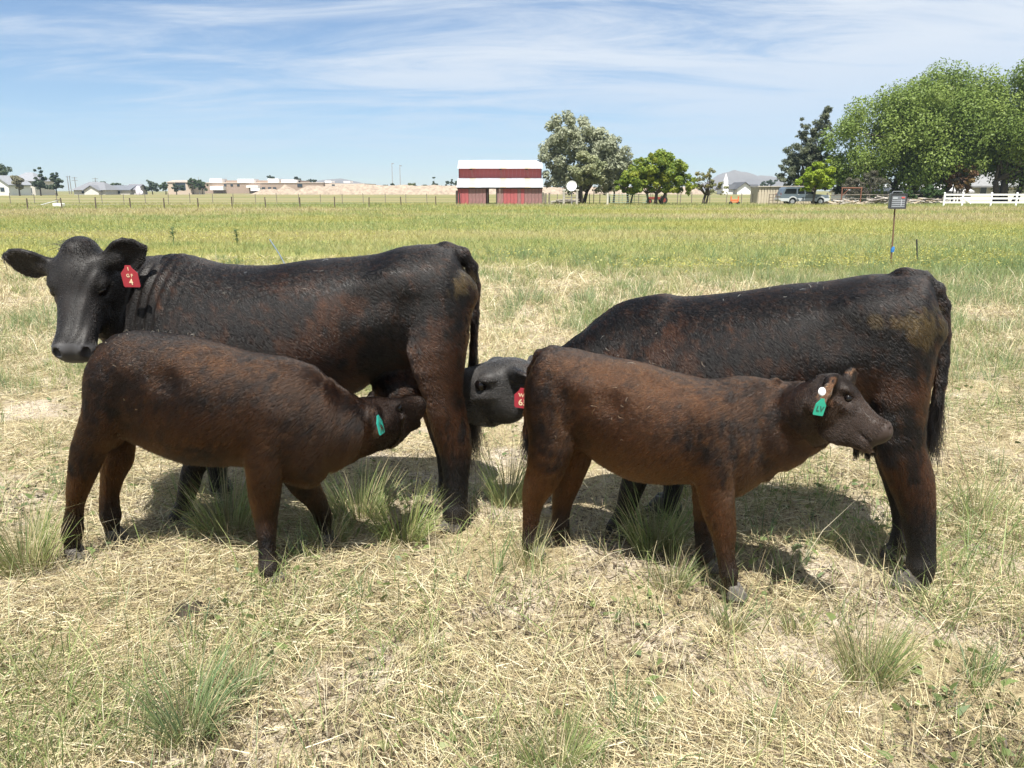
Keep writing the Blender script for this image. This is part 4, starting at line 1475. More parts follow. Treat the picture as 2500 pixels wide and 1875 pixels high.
Yf = 68.0
fence('nearer wire fence with short dark posts running left of the barn', [(X(s, Yf + i * .9), Yf + i * .9) for i, s in enumerate((61, 145, 229, 314, 397, 480, 563, 646, 730, 815, 899))] + [(X(978, 80), 80), (X(1063, 86), 86), (X(1116, 91), 91)], .98, .055, steel, (.4, .65, .9))
Yf2 = 96.0
fence('farther wire fence with thin posts across the left field', [(X(s, Yf2), Yf2) for s in (21, 80, 135, 190, 246, 299, 352, 408, 461, 517, 567, 622, 674, 728, 781, 834, 886, 940, 990, 1042)], 1.25, .04, wood, (.4, .65, .9))
fence('wire fence behind the farm trees between the barn and the shed', [(X(s, 97), 97) for s in (1330, 1360, 1440, 1450, 1465, 1512, 1560, 1590, 1628, 1655, 1662, 1690, 1735, 1775, 1812, 1840)], 1.25, .05, wood, (.3, .55, .8, .97))
root = empty('corral_post', (X(1115, 92), 92, 0), 0, 'dark gate posts leaning on the left corner of the barn', 'post')
b = MB(); b.tube([(0, 0, -.1), (.02, 0, 1.6)], .14, 7); b.build('post', dark, root); b = MB(); b.tube([(.35, .1, -.1), (.3, .1, 1.3)], .09, 7); b.build('post', dark, root)
root = empty('corral_post', (X(1325, 92), 92, 0), 0, 'cluster of old wooden posts at the right corner of the barn', 'post')
for dx, r_, h_ in ((0, .11, 1.4), (.35, .09, 1.3), (.75, .10, 1.35)):
    b = MB(); b.tube([(dx, 0, -.1), (dx + .02, 0, h_)], r_, 7); b.build('post', wood, root)
# post frame with a tin tray, dish on a pole behind
Yd = 90.0
root = empty('post_frame', (X(1377, Yd), Yd, 0), 0, 'two grey gate posts joined by a plank below the white dish', 'gate')
wpx = X(1409, Yd) - X(1377, Yd)
for x_ in (0, wpx):
    b = MB(); b.tube([(x_, 0, -.1), (x_, 0, 1.62)], .14, 8); b.build('post', pmat('pale post wood', (.42, .39, .34), rough=.95, var=.35, vscale=5), root)
    b = MB(); b.box((x_, 0, 1.66), (.36, .34, .10)); b.build('post_cap', pmat('pale cap', (.62, .60, .56), rough=.8), root)
for z_ in (.45, .85):
    b = MB(); b.box((wpx / 2, .1, z_), (wpx, .05, .12)); b.build('rail', wood, root)
root = empty('satellite_dish', (X(1396, 93), 93, 0), 0, 'round white dish on a pole beside the silvery tree', 'dish')
zc = Z(454, 93)
b = MB()
prof = [(.02, .0), (.25, -.02), (.45, -.07), (.60, -.14)]
vs = []; fs = []; K_ = 28
for r_, d_ in prof:
    for k in range(K_):
        vs.append((r_ * cos(2 * pi * k / K_), d_ + .0, r_ * sin(2 * pi * k / K_)))
for i in range(3):
    for k in range(K_):
        fs.append((i * K_ + k, i * K_ + (k + 1) % K_, (i + 1) * K_ + (k + 1) % K_, (i + 1) * K_ + k))
b.add([(x, y - .02, z) for x, y, z in vs] + [(x, y + .03, z) for x, y, z in vs], fs + [tuple(i + len(vs) for i in reversed(f)) for f in fs])
b.build('reflector', pmat('dish white', (.68, .69, .71), rough=.55, var=.06), root, smooth=True, loc=(0, 0, zc), rot=(R(-8), 0, R(-12)))
b = MB(); b.tube([(0, .1, -.1), (0, .1, zc)], .07, 8); b.build('pole', pmat('grey pipe', (.25, .25, .26), rough=.6), root)
b = MB(); b.tube([(0, -.1, zc - .5), (0, -.55, zc - .1)], .025, 5); b.build('feed_arm', wire_m, root)

# log pile of grey rails
root = empty('log_pile', (X(1376, 94), 94, 0), 0, 'heap of bleached poles and logs beside the barn', 'log pile')
logm = [pmat('bleached log', (.42, .39, .34), rough=.9, var=.4, vscale=4), pmat('grey log', (.28, .25, .22), rough=.9, var=.4, vscale=4)]
for i in range(16):
    b = MB(); L_ = random.uniform(1.6, 3.0); z_ = .08 + .12 * (i // 5) + random.uniform(0, .05); x_ = random.uniform(-.5, .5)
    b.tube([(x_ - L_ / 2, random.uniform(-.5, .5), z_), (x_, random.uniform(-.4, .4), z_ + .04), (x_ + L_ / 2, random.uniform(-.5, .5), z_ + random.uniform(0, .25))], [.07, .08, .06], 6)
    b.build('log', logm[i % 2], root)
# tubular gate
Yg = 90.5
root = empty('farm_gate', (X(1462, Yg), Yg, 0), 0, 'long pale green tube gate under the trees', 'gate')
gm = pmat('gate paint', (.16, .25, .19), rough=.5, var=.3, vscale=3)
gw = X(1580, Yg) - X(1490, Yg); gx = X(1490, Yg) - X(1462, Yg)
for z_ in (.25, .45, .65, .9, 1.15):
    b = MB(); b.tube([(gx, 0, z_), (gx + gw, 0, z_)], .025, 6); b.build('bar', gm, root)
for x_ in (0, .33, .66, 1):
    b = MB(); b.tube([(gx + x_ * gw, 0, .2), (gx + x_ * gw, 0, 1.2)], .028, 6); b.build('upright', gm, root)
tag(MB().tube([(0, 0, -.1), (.01, 0, .7), (.0, 0, 1.35)], .11, 8).build('gate_post', pmat('weathered white post', (.55, .53, .46), rough=.9, var=.3, vscale=6), None, loc=(X(1484, 88), 88, 0)), 'short whitish wooden post in front of the tube gate', 'post')

# red tractor under the round tree
root = empty('tractor', (X(1603, 96), 96, 0), 0, 'old red tractor half hidden behind the round green tree trunks', 'tractor')
root.scale = (.72, .72, .72)
rp = pmat('tractor red', (.24, .05, .032), rough=.6, var=.3, vscale=4); rub = pmat('tyre rubber', (.02, .02, .02), rough=.9)
b = MB(); b.box((-.2, 0, .95), (2.4, .6, .45)); b.box((.9, 0, 1.05), (.5, .5, .25)); b.build('hood', rp, root, bevel=.05)
for x_, r_ in ((-1.2, .42), (1.15, .66)):
    for y_ in (-.62, .62):
        b = MB(); b.tube([(x_, y_ - .13, r_), (x_, y_ + .13, r_)], r_, 18); w_ = b.build('wheel', rub, root)
        b = MB(); b.tube([(x_, y_ - .14, r_), (x_, y_ + .14, r_)], r_ * .55, 14); b.build('rim', rp, w_)
b = MB(); b.tube([(.75, 0, 1.2), (1.0, 0, 1.55)], .03, 6); b.build('steering_column', dark, root)
b = MB(); b.tube([(1.55, 0, .9), (1.6, 0, 1.5), (1.75, .0, 1.55)], .18, 8); b.build('seat', dark, root)
b = MB(); b.tube([(-.6, 0, 1.1), (-.6, 0, 1.75)], .04, 6); b.build('exhaust_pipe', dark, root)
# small orange implement
root = empty('farm_implement', (X(1795, 92), 92, 0), 0, 'small bright orange farm implement with two upright arms in the grass', 'implement')
om = pmat('orange paint', (.62, .13, .04), rough=.55, var=.2)
for x_ in (-.42, .42):
    b = MB(); b.box((x_, 0, .55), (.12, .12, .8)); b.build('arm', om, root, bevel=.015)
b = MB(); b.box((0, 0, .5), (.9, .14, .16)); b.box((0, .0, .3), (.7, .5, .1)); b.build('crossbar', om, root, bevel=.015)
for x_ in (-.45, .45):
    b = MB(); b.tube([(x_, -.12, .18), (x_, .12, .18)], .18, 12); b.build('wheel', rub, root)

# beige metal shed
Ys = 95.0
sx0, sx1 = X(1852, Ys), X(1990, Ys)
shed = empty('shed', ((sx0 + sx1) / 2, Ys, 0), 0, 'low beige ribbed metal shed behind the parked vehicle', 'shed')
sh = Z(456, Ys); swd = sx1 - sx0
beige = pmat('beige sheet', (.44, .385, .295), rough=.7, var=.12, vscale=2)
np_ = 20
pm_ = MB().box((0, 0, sh / 2), (swd / np_ * .62, .05, sh)).box((swd / np_ * .4, .012, sh / 2), (swd / np_ * .2, .03, sh)).mesh('wall_panel'); pm_.materials.append(beige)
for i in range(np_): link('wall_panel', pm_, None, shed, loc=(-swd / 2 + (i + .5) * swd / np_, 0, 0))
b = MB(); b.box((0, 1.6, sh / 2 - .02), (swd, 3.0, sh - .06)); b.build('wall', beige, shed)
b = MB(); b.box((0, 1.5, sh + .05), (swd + .3, 3.4, .08)); b.build('roof', pmat('shed roof', (.50, .46, .40), rough=.6, var=.15), shed)
root = empty('panel_gate', (X(1879, 91), 91, 0), 0, 'dark tube livestock panel behind the rear of the parked vehicle', 'gate')
pw = X(1900, 91) - X(1879, 91)
for z_ in (.2, .5, .8, 1.15): MB().tube([(0, 0, z_), (pw, 0, z_)], .025, 6).build('bar', steel, root)
for x_ in (0, .5, 1): MB().tube([(pw * x_, 0, 0), (pw * x_, 0, 1.2)], .03, 6).build('upright', steel, root)


# ---- parked sport utility vehicle, front to the right
def suv():
    Yv = 92.0
    x0, x1 = X(1900, Yv), X(2019, Yv)
    Lx = x1 - x0; H = 1.95; Wd = 1.95
    root = empty('parked_car', ((x0 + x1) / 2, Yv, 0), 0, 'large slate blue and silver sport utility vehicle parked by the beige shed', 'car')
    paint = pmat('slate paint', (.095, .125, .155), rough=.3, spec=.5, var=.08, coat=.4); silver = pmat('silver cladding', (.42, .44, .45), rough=.4, spec=.5, coat=.3)
    glass = pmat('dark glass', (.008, .01, .012), rough=.1, spec=.25); rub_ = MATS['tyre rubber']; rimm = pmat('alloy', (.45, .45, .46), rough=.35, metal=.7)
    h2 = Lx / 2
    prof = [(-h2 + .02, .62), (-h2, 1.05), (-h2 + .12, 1.12), (-h2 + .42, 1.86), (-h2 + .65, H), (h2 - 2.75, H), (h2 - 2.45, 1.90), (h2 - 1.72, 1.24), (h2 - 1.55, 1.19), (h2 - .25, 1.10), (h2 - .08, 1.0), (h2 - .03, .62)]
    b = MB(); b.prism(prof, 'y', -Wd / 2 + .04, Wd / 2 - .04); b.build('body', paint, root, bevel=.05)
    b = MB(); b.box((0, 0, .55), (Lx - .12, Wd - .02, .34)); b.build('lower_cladding', silver, root, bevel=.05)
    for a_, b2, c_, d_ in ((-h2 + .55, h2 - 4.15 + .0, 1.22, 1.78), ):
        pass
    for xs in ([(-h2 + .42, 1.24), (-h2 + .58, 1.78), (-h2 + 1.78, 1.80), (-h2 + 1.82, 1.24)], [(-h2 + 1.98, 1.24), (-h2 + 1.95, 1.80), (-h2 + 2.68, 1.80), (-h2 + 2.75, 1.24)], [(-h2 + 2.90, 1.24), (-h2 + 2.85, 1.80), (-h2 + 3.25, 1.80), (-h2 + 3.85, 1.26)]):
        for sg in (-1, 1):
            b = MB(); b.prism(xs, 'y', sg * (Wd / 2 - .035) - .012, sg * (Wd / 2 - .035) + .012); b.build('side_window', glass, root)
    b = MB(); b.add([(h2 - 2.42, -.8, 1.87), (h2 - 2.42, .8, 1.87), (h2 - 1.74, .88, 1.27), (h2 - 1.74, -.88, 1.27), (h2 - 2.39, -.8, 1.90), (h2 - 2.39, .8, 1.90), (h2 - 1.70, .88, 1.29), (h2 - 1.70, -.88, 1.29)], [(0, 1, 2, 3), (4, 7, 6, 5), (0, 4, 5, 1), (1, 5, 6, 2), (2, 6, 7, 3), (3, 7, 4, 0)]); b.build('windshield', glass, root)
    for xw in (-h2 + 1.42, h2 - 1.02):
        for sg in (-1, 1):
            b = MB(); yy = sg * (Wd / 2 - .14); b.tube([(xw, yy - .13, .38), (xw, yy + .13, .38)], .385, 22); w = b.build('wheel', rub_, root)
            b = MB(); b.tube([(xw, yy - .137, .38), (xw, yy + .137, .38)], .23, 16); b.build('rim', rimm, w)
            b = MB()
            arc = [(xw + .56 * cos(t), .40 + .56 * sin(t)) for t in np.linspace(-.1, pi + .1, 12)] + [(xw + .43 * cos(t), .40 + .43 * sin(t)) for t in np.linspace(pi + .1, -.1, 12)]
            yo = sg * (Wd / 2 - .0); n_ = 12
            for k in range(n_ - 1):
                q = [arc[k], arc[k + 1], arc[23 - k - 1], arc[23 - k]]
                b.prism(q, 'y', yo - .05, yo + .03)
            b.build('fender_flare', silver, root)
            b = MB(); b.tube([(xw, yy - .145 * 1, .38), (xw, yy + .12, .38)], .42, 20)
            b.build('wheel_arch', pmat('arch black', (.012, .012, .012), rough=.9), root, loc=(0, -sg * .035, .03))
    b = MB(); b.box((h2 - .02, 0, .62), (.16, Wd - .1, .26)); b.build('front_bumper', silver, root, bevel=.04)
    b = MB(); b.box((-h2 + .0, 0, .62), (.2, Wd - .1, .26)); b.build('rear_bumper', silver, root, bevel=.04)
    for sg in (-1, 1):
        b = MB(); b.box((h2 - .06, sg * (Wd / 2 - .2), .95), (.08, .34, .2)); b.build('headlight', pmat('lamp glass', (.6, .62, .64), rough=.15), root, bevel=.02)
        b = MB(); b.box((-h2 + .06, sg * (Wd / 2 - .12), 1.15), (.06, .12, .34)); b.build('tail_light', pmat('lamp red', (.16, .015, .015), rough=.2), root, bevel=.02)
        b = MB(); b.box((h2 - 2.0, sg * (Wd / 2 + .12), 1.30), (.14, .22, .22)); b.build('mirror', pmat('arch black', (.012, .012, .012)), root, bevel=.03)
        for xh in (-h2 + 2.05, -h2 + 3.0):
            b = MB(); b.box((xh, sg * (Wd / 2 - .03), 1.12), (.2, .03, .05)); b.build('door_handle', silver, root)
        b = MB(); b.tube([(-h2 + .8, sg * .8, H + .06), (h2 - 2.9, sg * .8, H + .06)], .025, 6); b.build('roof_rail', pmat('arch black', (.012, .012, .012)), root)
        for xh in (-h2 + 1.90, -h2 + 2.82, h2 - 1.95):
            b = MB(); b.box((xh, sg * (Wd / 2 - .036), .95), (.015, .012, .55)); b.build('door_seam', pmat('arch black', (.012, .012, .012)), root)


suv()

# rusty frame, brush heaps
root = empty('pipe_frame', (X(2056, 93), 93, 0), 0, 'rusty brown goalpost-like pipe frame right of the lime green tree', 'frame')
fwd = X(2103, 93) - X(2056, 93); fh = Z(459, 93)
rust = pmat('rust', (.20, .085, .05), rough=.85, var=.4, vscale=5)
for x_ in (0, fwd): MB().tube([(x_, 0, -.1), (x_, 0, fh)], .07, 7).build('upright', rust, root)
MB().tube([(-.1, 0, fh), (fwd + .1, 0, fh)], .07, 7).build('crossbar', rust, root)
MB().tube([(.02, 0, fh - .9), (.9, 0, fh)], .04, 6).build('brace', rust, root)


def brush(label, sxa, sxb, Y, hpx, n, seed, cols):
    g = random.Random(seed)
    xa, xb = X(sxa, Y), X(sxb, Y); h = hpx * mpp(Y)
    root = empty('brush_pile', ((xa + xb) / 2, Y, 0), 0, label, 'brush pile', 'brush and firewood piles under the willow')
    w = xb - xa
    for i in range(n):
        u = g.uniform(-.5, .5); hh = h * (1 - abs(2 * u) ** 2 * .7); z = g.uniform(.05, 1) * hh
        L_ = g.uniform(.5, 2.0); a = g.uniform(-.5, .5); yy = g.uniform(-.7, .7)
        d = Vector((cos(a) * L_ / 2, g.uniform(-.4, .4), sin(a) * L_ / 2 * .6)); p = Vector((u * w, yy, z))
        b = MB(); r_ = g.uniform(.04, .12)
        q0, q1 = p - d, p + d
        q0.z = max(q0.z, .04); q1.z = max(q1.z, .04)
        b.tube([q0, p + Vector((0, 0, g.uniform(-.05, .05))), q1], [r_, r_ * .9, r_ * .6], 5)
        b.build('branch', cols[g.randrange(len(cols))], root)


lg = [pmat('cut wood', (.40, .33, .24), rough=.9, var=.4, vscale=4), logm[0], logm[1], pmat('dark branch', (.12, .10, .085), rough=.95, var=.4)]
brush('long heap of grey branches behind the sign post, under the big willow', 2120, 2230, 95, 16, 95, 1, lg[1:])
brush('heap of tangled branches left of the white rail fence', 2225, 2306, 94, 14, 70, 2, lg)
brush('low pile of split firewood right of the vehicle', 2022, 2112, 92, 8, 50, 3, lg[:2])
r_ = fence('grey wooden rail fence behind the brush under the willow', [(X(s, 98), 98) for s in (2022, 2068, 2118, 2170, 2220, 2262, 2304)], 1.25, .09, wood, (), name='rail_fence')
for z_ in (.55, 1.05):
    pts_ = [Vector((X(s, 98) - X(2022, 98), -.12, z_ + random.uniform(-.05, .05))) for s in (2022, 2068, 2118, 2170, 2220, 2262, 2304)]
    for p_, q_ in zip(pts_[:-1], pts_[1:]):
        MB().tube([p_, q_], .06, 6).build('rail', wood, r_)

# white rail fence on the right
Yw = 82.0
wp = pmat('white vinyl', (.80, .80, .80), rough=.45)
xs_ = [X(s, Yw) for s in (2308, 2353, 2423, 2485, 2550, 2615)]
root = empty('rail_fence', (xs_[0], Yw, 0), 0, 'bright white three rail fence at the right edge', 'fence')
for x_ in xs_:
    b = MB(); b.box((x_ - xs_[0], 0, .66), (.14, .14, 1.36)); ps = b.build('post', wp, root)
    b = MB(); b.add([(x_ - xs_[0] - .09, -.09, 1.34), (x_ - xs_[0] + .09, -.09, 1.34), (x_ - xs_[0] + .09, .09, 1.34), (x_ - xs_[0] - .09, .09, 1.34), (x_ - xs_[0], 0, 1.43)], [(3, 2, 1, 0), (0, 1, 4), (1, 2, 4), (2, 3, 4), (3, 0, 4)]); b.build('post_cap', wp, ps)
for xa, xb in zip(xs_[:-1], xs_[1:]):
    for z_ in (.40, .80, 1.18):
        b = MB(); b.box(((xa + xb) / 2 - xs_[0], 0, z_), (xb - xa - .142, .05, .16)); b.build('rail', wp, root)
b = MB(); b.tube([(xs_[1] - xs_[0], -.1, .85), (X(2373, Yw) - xs_[0], -.1, .25)], .05, 5); b.build('leaning_pole', wp, root)


# ---- houses
def gable_house(name, label, sxa, sxb, Y, depth, wall_h, roof_h, wallc, roofc, ridge='x', overhang=.4, windows=(), cat='house', group=None, base=0.0, hip=0.0):
    xa, xb = X(sxa, Y), X(sxb, Y); w = xb - xa
    root = empty(name, ((xa + xb) / 2, Y, base), 0, label, cat, group)
    wm = pmat('wall ' + str(wallc), wallc, rough=.8, var=.08, vscale=1); rm = pmat('roof ' + str(roofc), roofc, rough=.85, var=.2, vscale=2, bump=.4, bscale=5)
    h = w / 2
    b = MB()
    if ridge == 'y':
        b.prism([(-h, 0), (-h, wall_h), (0, wall_h + roof_h), (h, wall_h), (h, 0)], 'y', 0, depth)
    else:
        b.box((0, depth / 2, wall_h / 2), (w, depth, wall_h))
        if not hip: b.prism([(0, wall_h), (depth / 2, wall_h + roof_h), (depth, wall_h)], 'x', -h + .02, h - .02)
    b.build('wall', wm, root)
    b = MB(); o = overhang
    if ridge == 'y':
        sl = roof_h / h
        for sg in (-1, 1):
            b.prism([(sg * (h + o), wall_h - sl * o + .06), (0, wall_h + roof_h + .06), (0, wall_h + roof_h + .3), (sg * (h + o), wall_h - sl * o + .3)], 'y', -o, depth + o)
    elif hip:
        sl = roof_h / (depth / 2)
        b.add([(-h - o, -o, wall_h), (h + o, -o, wall_h), (h + o, depth + o, wall_h), (-h - o, depth + o, wall_h), (-h + hip, depth / 2, wall_h + roof_h), (h - hip, depth / 2, wall_h + roof_h)], [(0, 1, 5, 4), (1, 2, 5), (2, 3, 4, 5), (3, 0, 4), (3, 2, 1, 0)])
    else:
        sl = roof_h / (depth / 2)
        for (y0_, y1_) in ((-o, depth / 2), (depth + o, depth / 2)):
            b.prism([(y0_, wall_h - sl * o + .05), (y1_, wall_h + roof_h + .05), (y1_, wall_h + roof_h + .28), (y0_, wall_h - sl * o + .28)], 'x', -h - o, h + o)
    b.build('roof', rm, root)
    gm_ = pmat('window glass', (.03, .04, .05), rough=.1, spec=.6); fm_ = pmat('window trim', (.7, .7, .68), rough=.5)
    for (u, zc_, ww, hh) in windows:
        b = MB(); b.box((-h + u * w, -.04, zc_), (ww + .16, .06, hh + .16)); f_ = b.build('window', fm_, root)
        b = MB(); b.box((-h + u * w, -.075, zc_), (ww, .03, hh)); b.build('pane', gm_, f_)
    return root


hs = 'houses across the fields'
Y_ = 120.0
hw = gable_house('house', 'white farmhouse with a grey roof behind the right willow', 2372, 2560, Y_, 9, Z(452, Y_), Z(404, Y_) - Z(452, Y_), (.62, .60, .53), (.22, .225, .23), 'x', .6, [(.15, 1.7, .9, 1.2), (.33, 1.7, .9, 1.2), (.62, 1.7, .7, 1.3), (.86, 1.7, .9, 1.2)], group=hs)
gable_house('outbuilding', 'low white outbuilding seen under the willow limbs', 2070, 2372, 118, 6, Z(470, 118), .9, (.68, .68, .66), (.45, .45, .45), 'x', .3, cat='outbuilding')
Yl = 260.0
lm = mpp(Yl)
gable_house('house', 'white gabled house at the far left edge', -30, 22, Yl, 12, Z(450, Yl), Z(430, Yl) - Z(450, Yl), (.66, .65, .62), (.25, .26, .28), 'y', .6, [(.7, 1.9, 1.4, 1.4)], group=hs)
gable_house('house', 'large tan house with a steep grey hip roof beside two spruces', 20, 86, Yl + 15, 12, Z(442, Yl + 15), Z(420, Yl + 15) - Z(442, Yl + 15), (.55, .52, .46), (.22, .23, .25), 'x', .5, [(.25, 4.4, 1.5, 1.6), (.45, 1.6, 1.6, 1.7), (.62, 1.6, 1.6, 1.7), (.8, 1.6, 1.6, 1.7), (.7, 4.3, 1.4, 1.5)], group=hs, hip=3.5)
gable_house('house', 'grey roofed house with several gables left of the far treeline', 180, 256, 300, 12, Z(464, 300) , Z(444, 300) - Z(464, 300), (.50, .49, .47), (.17, .175, .19), 'x', .8, [(.3, 1.0, 1.2, 1.0), (.7, 1.0, 1.2, 1.0)], group=hs, hip=3.0)
gable_house('house', 'small front gable of pale siding before the grey roofed house', 205, 240, 298, 6, Z(465, 298), Z(454, 298) - Z(465, 298), (.55, .54, .51), (.17, .175, .19), 'y', .5, [], group=hs)
gable_house('house', 'long low dark roofed house in the far left row', 250, 316, 310, 10, Z(464, 310), Z(454, 310) - Z(464, 310), (.45, .43, .40), (.13, .14, .16), 'x', .6, [(.3, .9, 1.2, .9), (.6, .9, 1.2, .9)], group=hs)
gable_house('house', 'small dark roofed house beside the pink tarp', 308, 334, 312, 9, Z(463, 312), Z(451, 312) - Z(463, 312), (.45, .43, .42), (.16, .16, .18), 'x', .6, [], group=hs)
gable_house('house', 'tan flat fronted building with a brown panel behind poplars', 410, 468, 330, 14, Z(446, 330), .8, (.44, .36, .29), (.36, .30, .25), 'x', .3, [(.55, 3.4, 4.2, 3.4)], cat='building', group=hs)
ch = gable_house('church', 'white church gables with dark roofs and a slim white spire', 1800, 1836, 330, 16, Z(460, 330), Z(446, 330) - Z(460, 330), (.72, .72, .72), (.065, .068, .075), 'y', .8, [], cat='church')
cx_ = ch.location.x
for x0_, x1_ in ((1762, 1806), (1830, 1853)):
    b = MB(); xa, xb = X(x0_, 334) - cx_, X(x1_, 334) - cx_; w1, w2 = Z(462, 334), Z(450, 334)
    b.box(((xa + xb) / 2, 8, w1 / 2), (xb - xa, 8, w1)); b.build('wing', MATS['wall ' + str((.72, .72, .72))], ch)
    b = MB(); b.prism([(3.4, w1), (8, w2), (12.6, w1)], 'x', xa - .6, xb + .6); b.build('wing_roof', MATS['roof ' + str((.065, .068, .075))], ch)
b = MB(); xs2 = X(1767, 334) - cx_
b.box((xs2, 2, Z(452, 334) / 2), (2.2, 2.2, Z(452, 334)))
zb_, zt_ = Z(452, 334), Z(423, 334)
b.box((xs2, 2, zb_ + .9), (1.7, 1.7, 1.8))
b.add([(xs2 - .8, 1.2, zb_ + 1.8), (xs2 + .8, 1.2, zb_ + 1.8), (xs2 + .8, 2.8, zb_ + 1.8), (xs2 - .8, 2.8, zb_ + 1.8), (xs2, 2, zt_)], [(0, 1, 4), (1, 2, 4), (2, 3, 4), (3, 0, 4)])
b.build('spire', MATS['wall ' + str((.72, .72, .72))], ch)

# school-like long building
Yc = 420.0
sc_ = empty('school', (X(690, Yc), Yc, 0), 0, 'long low tan brick building with white rooftop boxes behind the dirt mounds', 'building')
xo = X(690, Yc)
tanm = pmat('tan brick', (.31, .235, .185), rough=.9, var=.1, vscale=.5); tan2 = pmat('light band', (.50, .42, .35), rough=.9); whitem = pmat('roof unit white', (.74, .73, .71), rough=.6)
def cbox(nm, a, c_, t_, bt, dep, mat, yo=0.0, par=None):
    xa, xb = X(a, Yc) - xo, X(c_, Yc) - xo; z1, z0 = Z(t_, Yc), Z(bt, Yc)
    return MB().box(((xa + xb) / 2, dep / 2 + yo, (z1 + z0) / 2), (xb - xa, dep, z1 - z0)).build(nm, mat, par or sc_)
cbox('wall', 500, 790, 447, 476, 40, tanm); cbox('wall', 790, 888, 448, 476, 36, tan2, 3)
cbox('upper_wall', 540, 720, 440, 447, 24, tanm, 8)
cbox('parapet', 499, 791, 445.5, 447.2, 40.6, tan2, -.3)
for a, c_, t_ in ((507, 537, 436), (575, 616, 436.5), (650, 676, 436), (683, 720, 438.5), (790, 806, 441), (836, 852, 442)):
    cbox('rooftop_unit', a, c_, t_, 446, 8, whitem, 4)
glm = pmat('window glass', (.03, .04, .05), rough=.1, spec=.6)
for a, c_, t_, bt in ((548, 554, 450, 454), (564, 570, 450, 454), (580, 586, 450, 454), (640, 648, 457, 462), (655, 663, 457, 462), (667, 675, 457, 462), (727, 739, 449, 456), (811, 818, 450, 456)):
    cbox('window', a, c_, t_, bt, .4, glm, -.25)
for a, c_, t_, bt in ((520, 552, 455, 464), (608, 636, 453, 458), (618, 640, 459, 466)):
    cbox('awning', a, c_, t_, bt, 4, whitem, -4)

# dirt mounds
def mound(label, sxa, sxb, topy, Y, seed, dep=14, rough=.28):
    xa, xb = X(sxa, Y), X(sxb, Y); w = xb - xa; h = Z(topy, Y)
    nx, ny = max(24, int(w / 1.0)), 20
    u, v = np.meshgrid(np.linspace(0, 1, nx), np.linspace(-1, 1, ny), indexing='ij')
    xx = (u - .5) * w; yy = v * dep / 2
    e = np.clip(np.minimum(u, 1 - u) * w / (h * 1.7), 0, 1) ** .8
    P = np.stack([xx, yy, np.full_like(xx, seed * 9.1)], -1).reshape(-1, 3)
    zz = h * e * np.clip(1 - np.abs(v) ** 1.6, 0, 1) * (1 - rough + 2 * rough * vnoise(P, .16, seed, 2).reshape(nx, ny)) + (vnoise(P, .8, seed + 3, 3).reshape(nx, ny) - .5) * .9 * e
    zz = np.where(np.abs(v) > .97, -.3, zz); zz = np.where((u <= 0) | (u >= 1), -.3, zz)
    i = np.arange(nx - 1)[:, None] * ny + np.arange(ny - 1)[None]
    F = np.stack([i, i + ny, i + ny + 1, i + 1], -1).reshape(-1, 4)
    o = link('dirt_mound', mesh_np('dirt_mound', np.stack([xx, yy, zz], -1).reshape(-1, 3), F, False), pmat('dumped earth', (.33, .265, .20), rough=.95, col2=(.19, .15, .115), vscale=.8, bump=.8, bscale=3), None, (( xa + xb) / 2, Y, 0))
    tag(o, label, 'dirt mound', 'mounds of dumped earth')


mound('peaked dirt mound in front of the long tan building', 660, 735, 450, 330, 41)
mound('long ragged bank of dumped earth reaching to the barn', 715, 1180, 452, 320, 42, rough=.2)
mound('low pale mound of rubble left of the peaked mound', 618, 690, 463, 325, 43)
mound('low bank of earth seen behind the farm trees', 1170, 1720, 457, 340, 44, rough=.15)

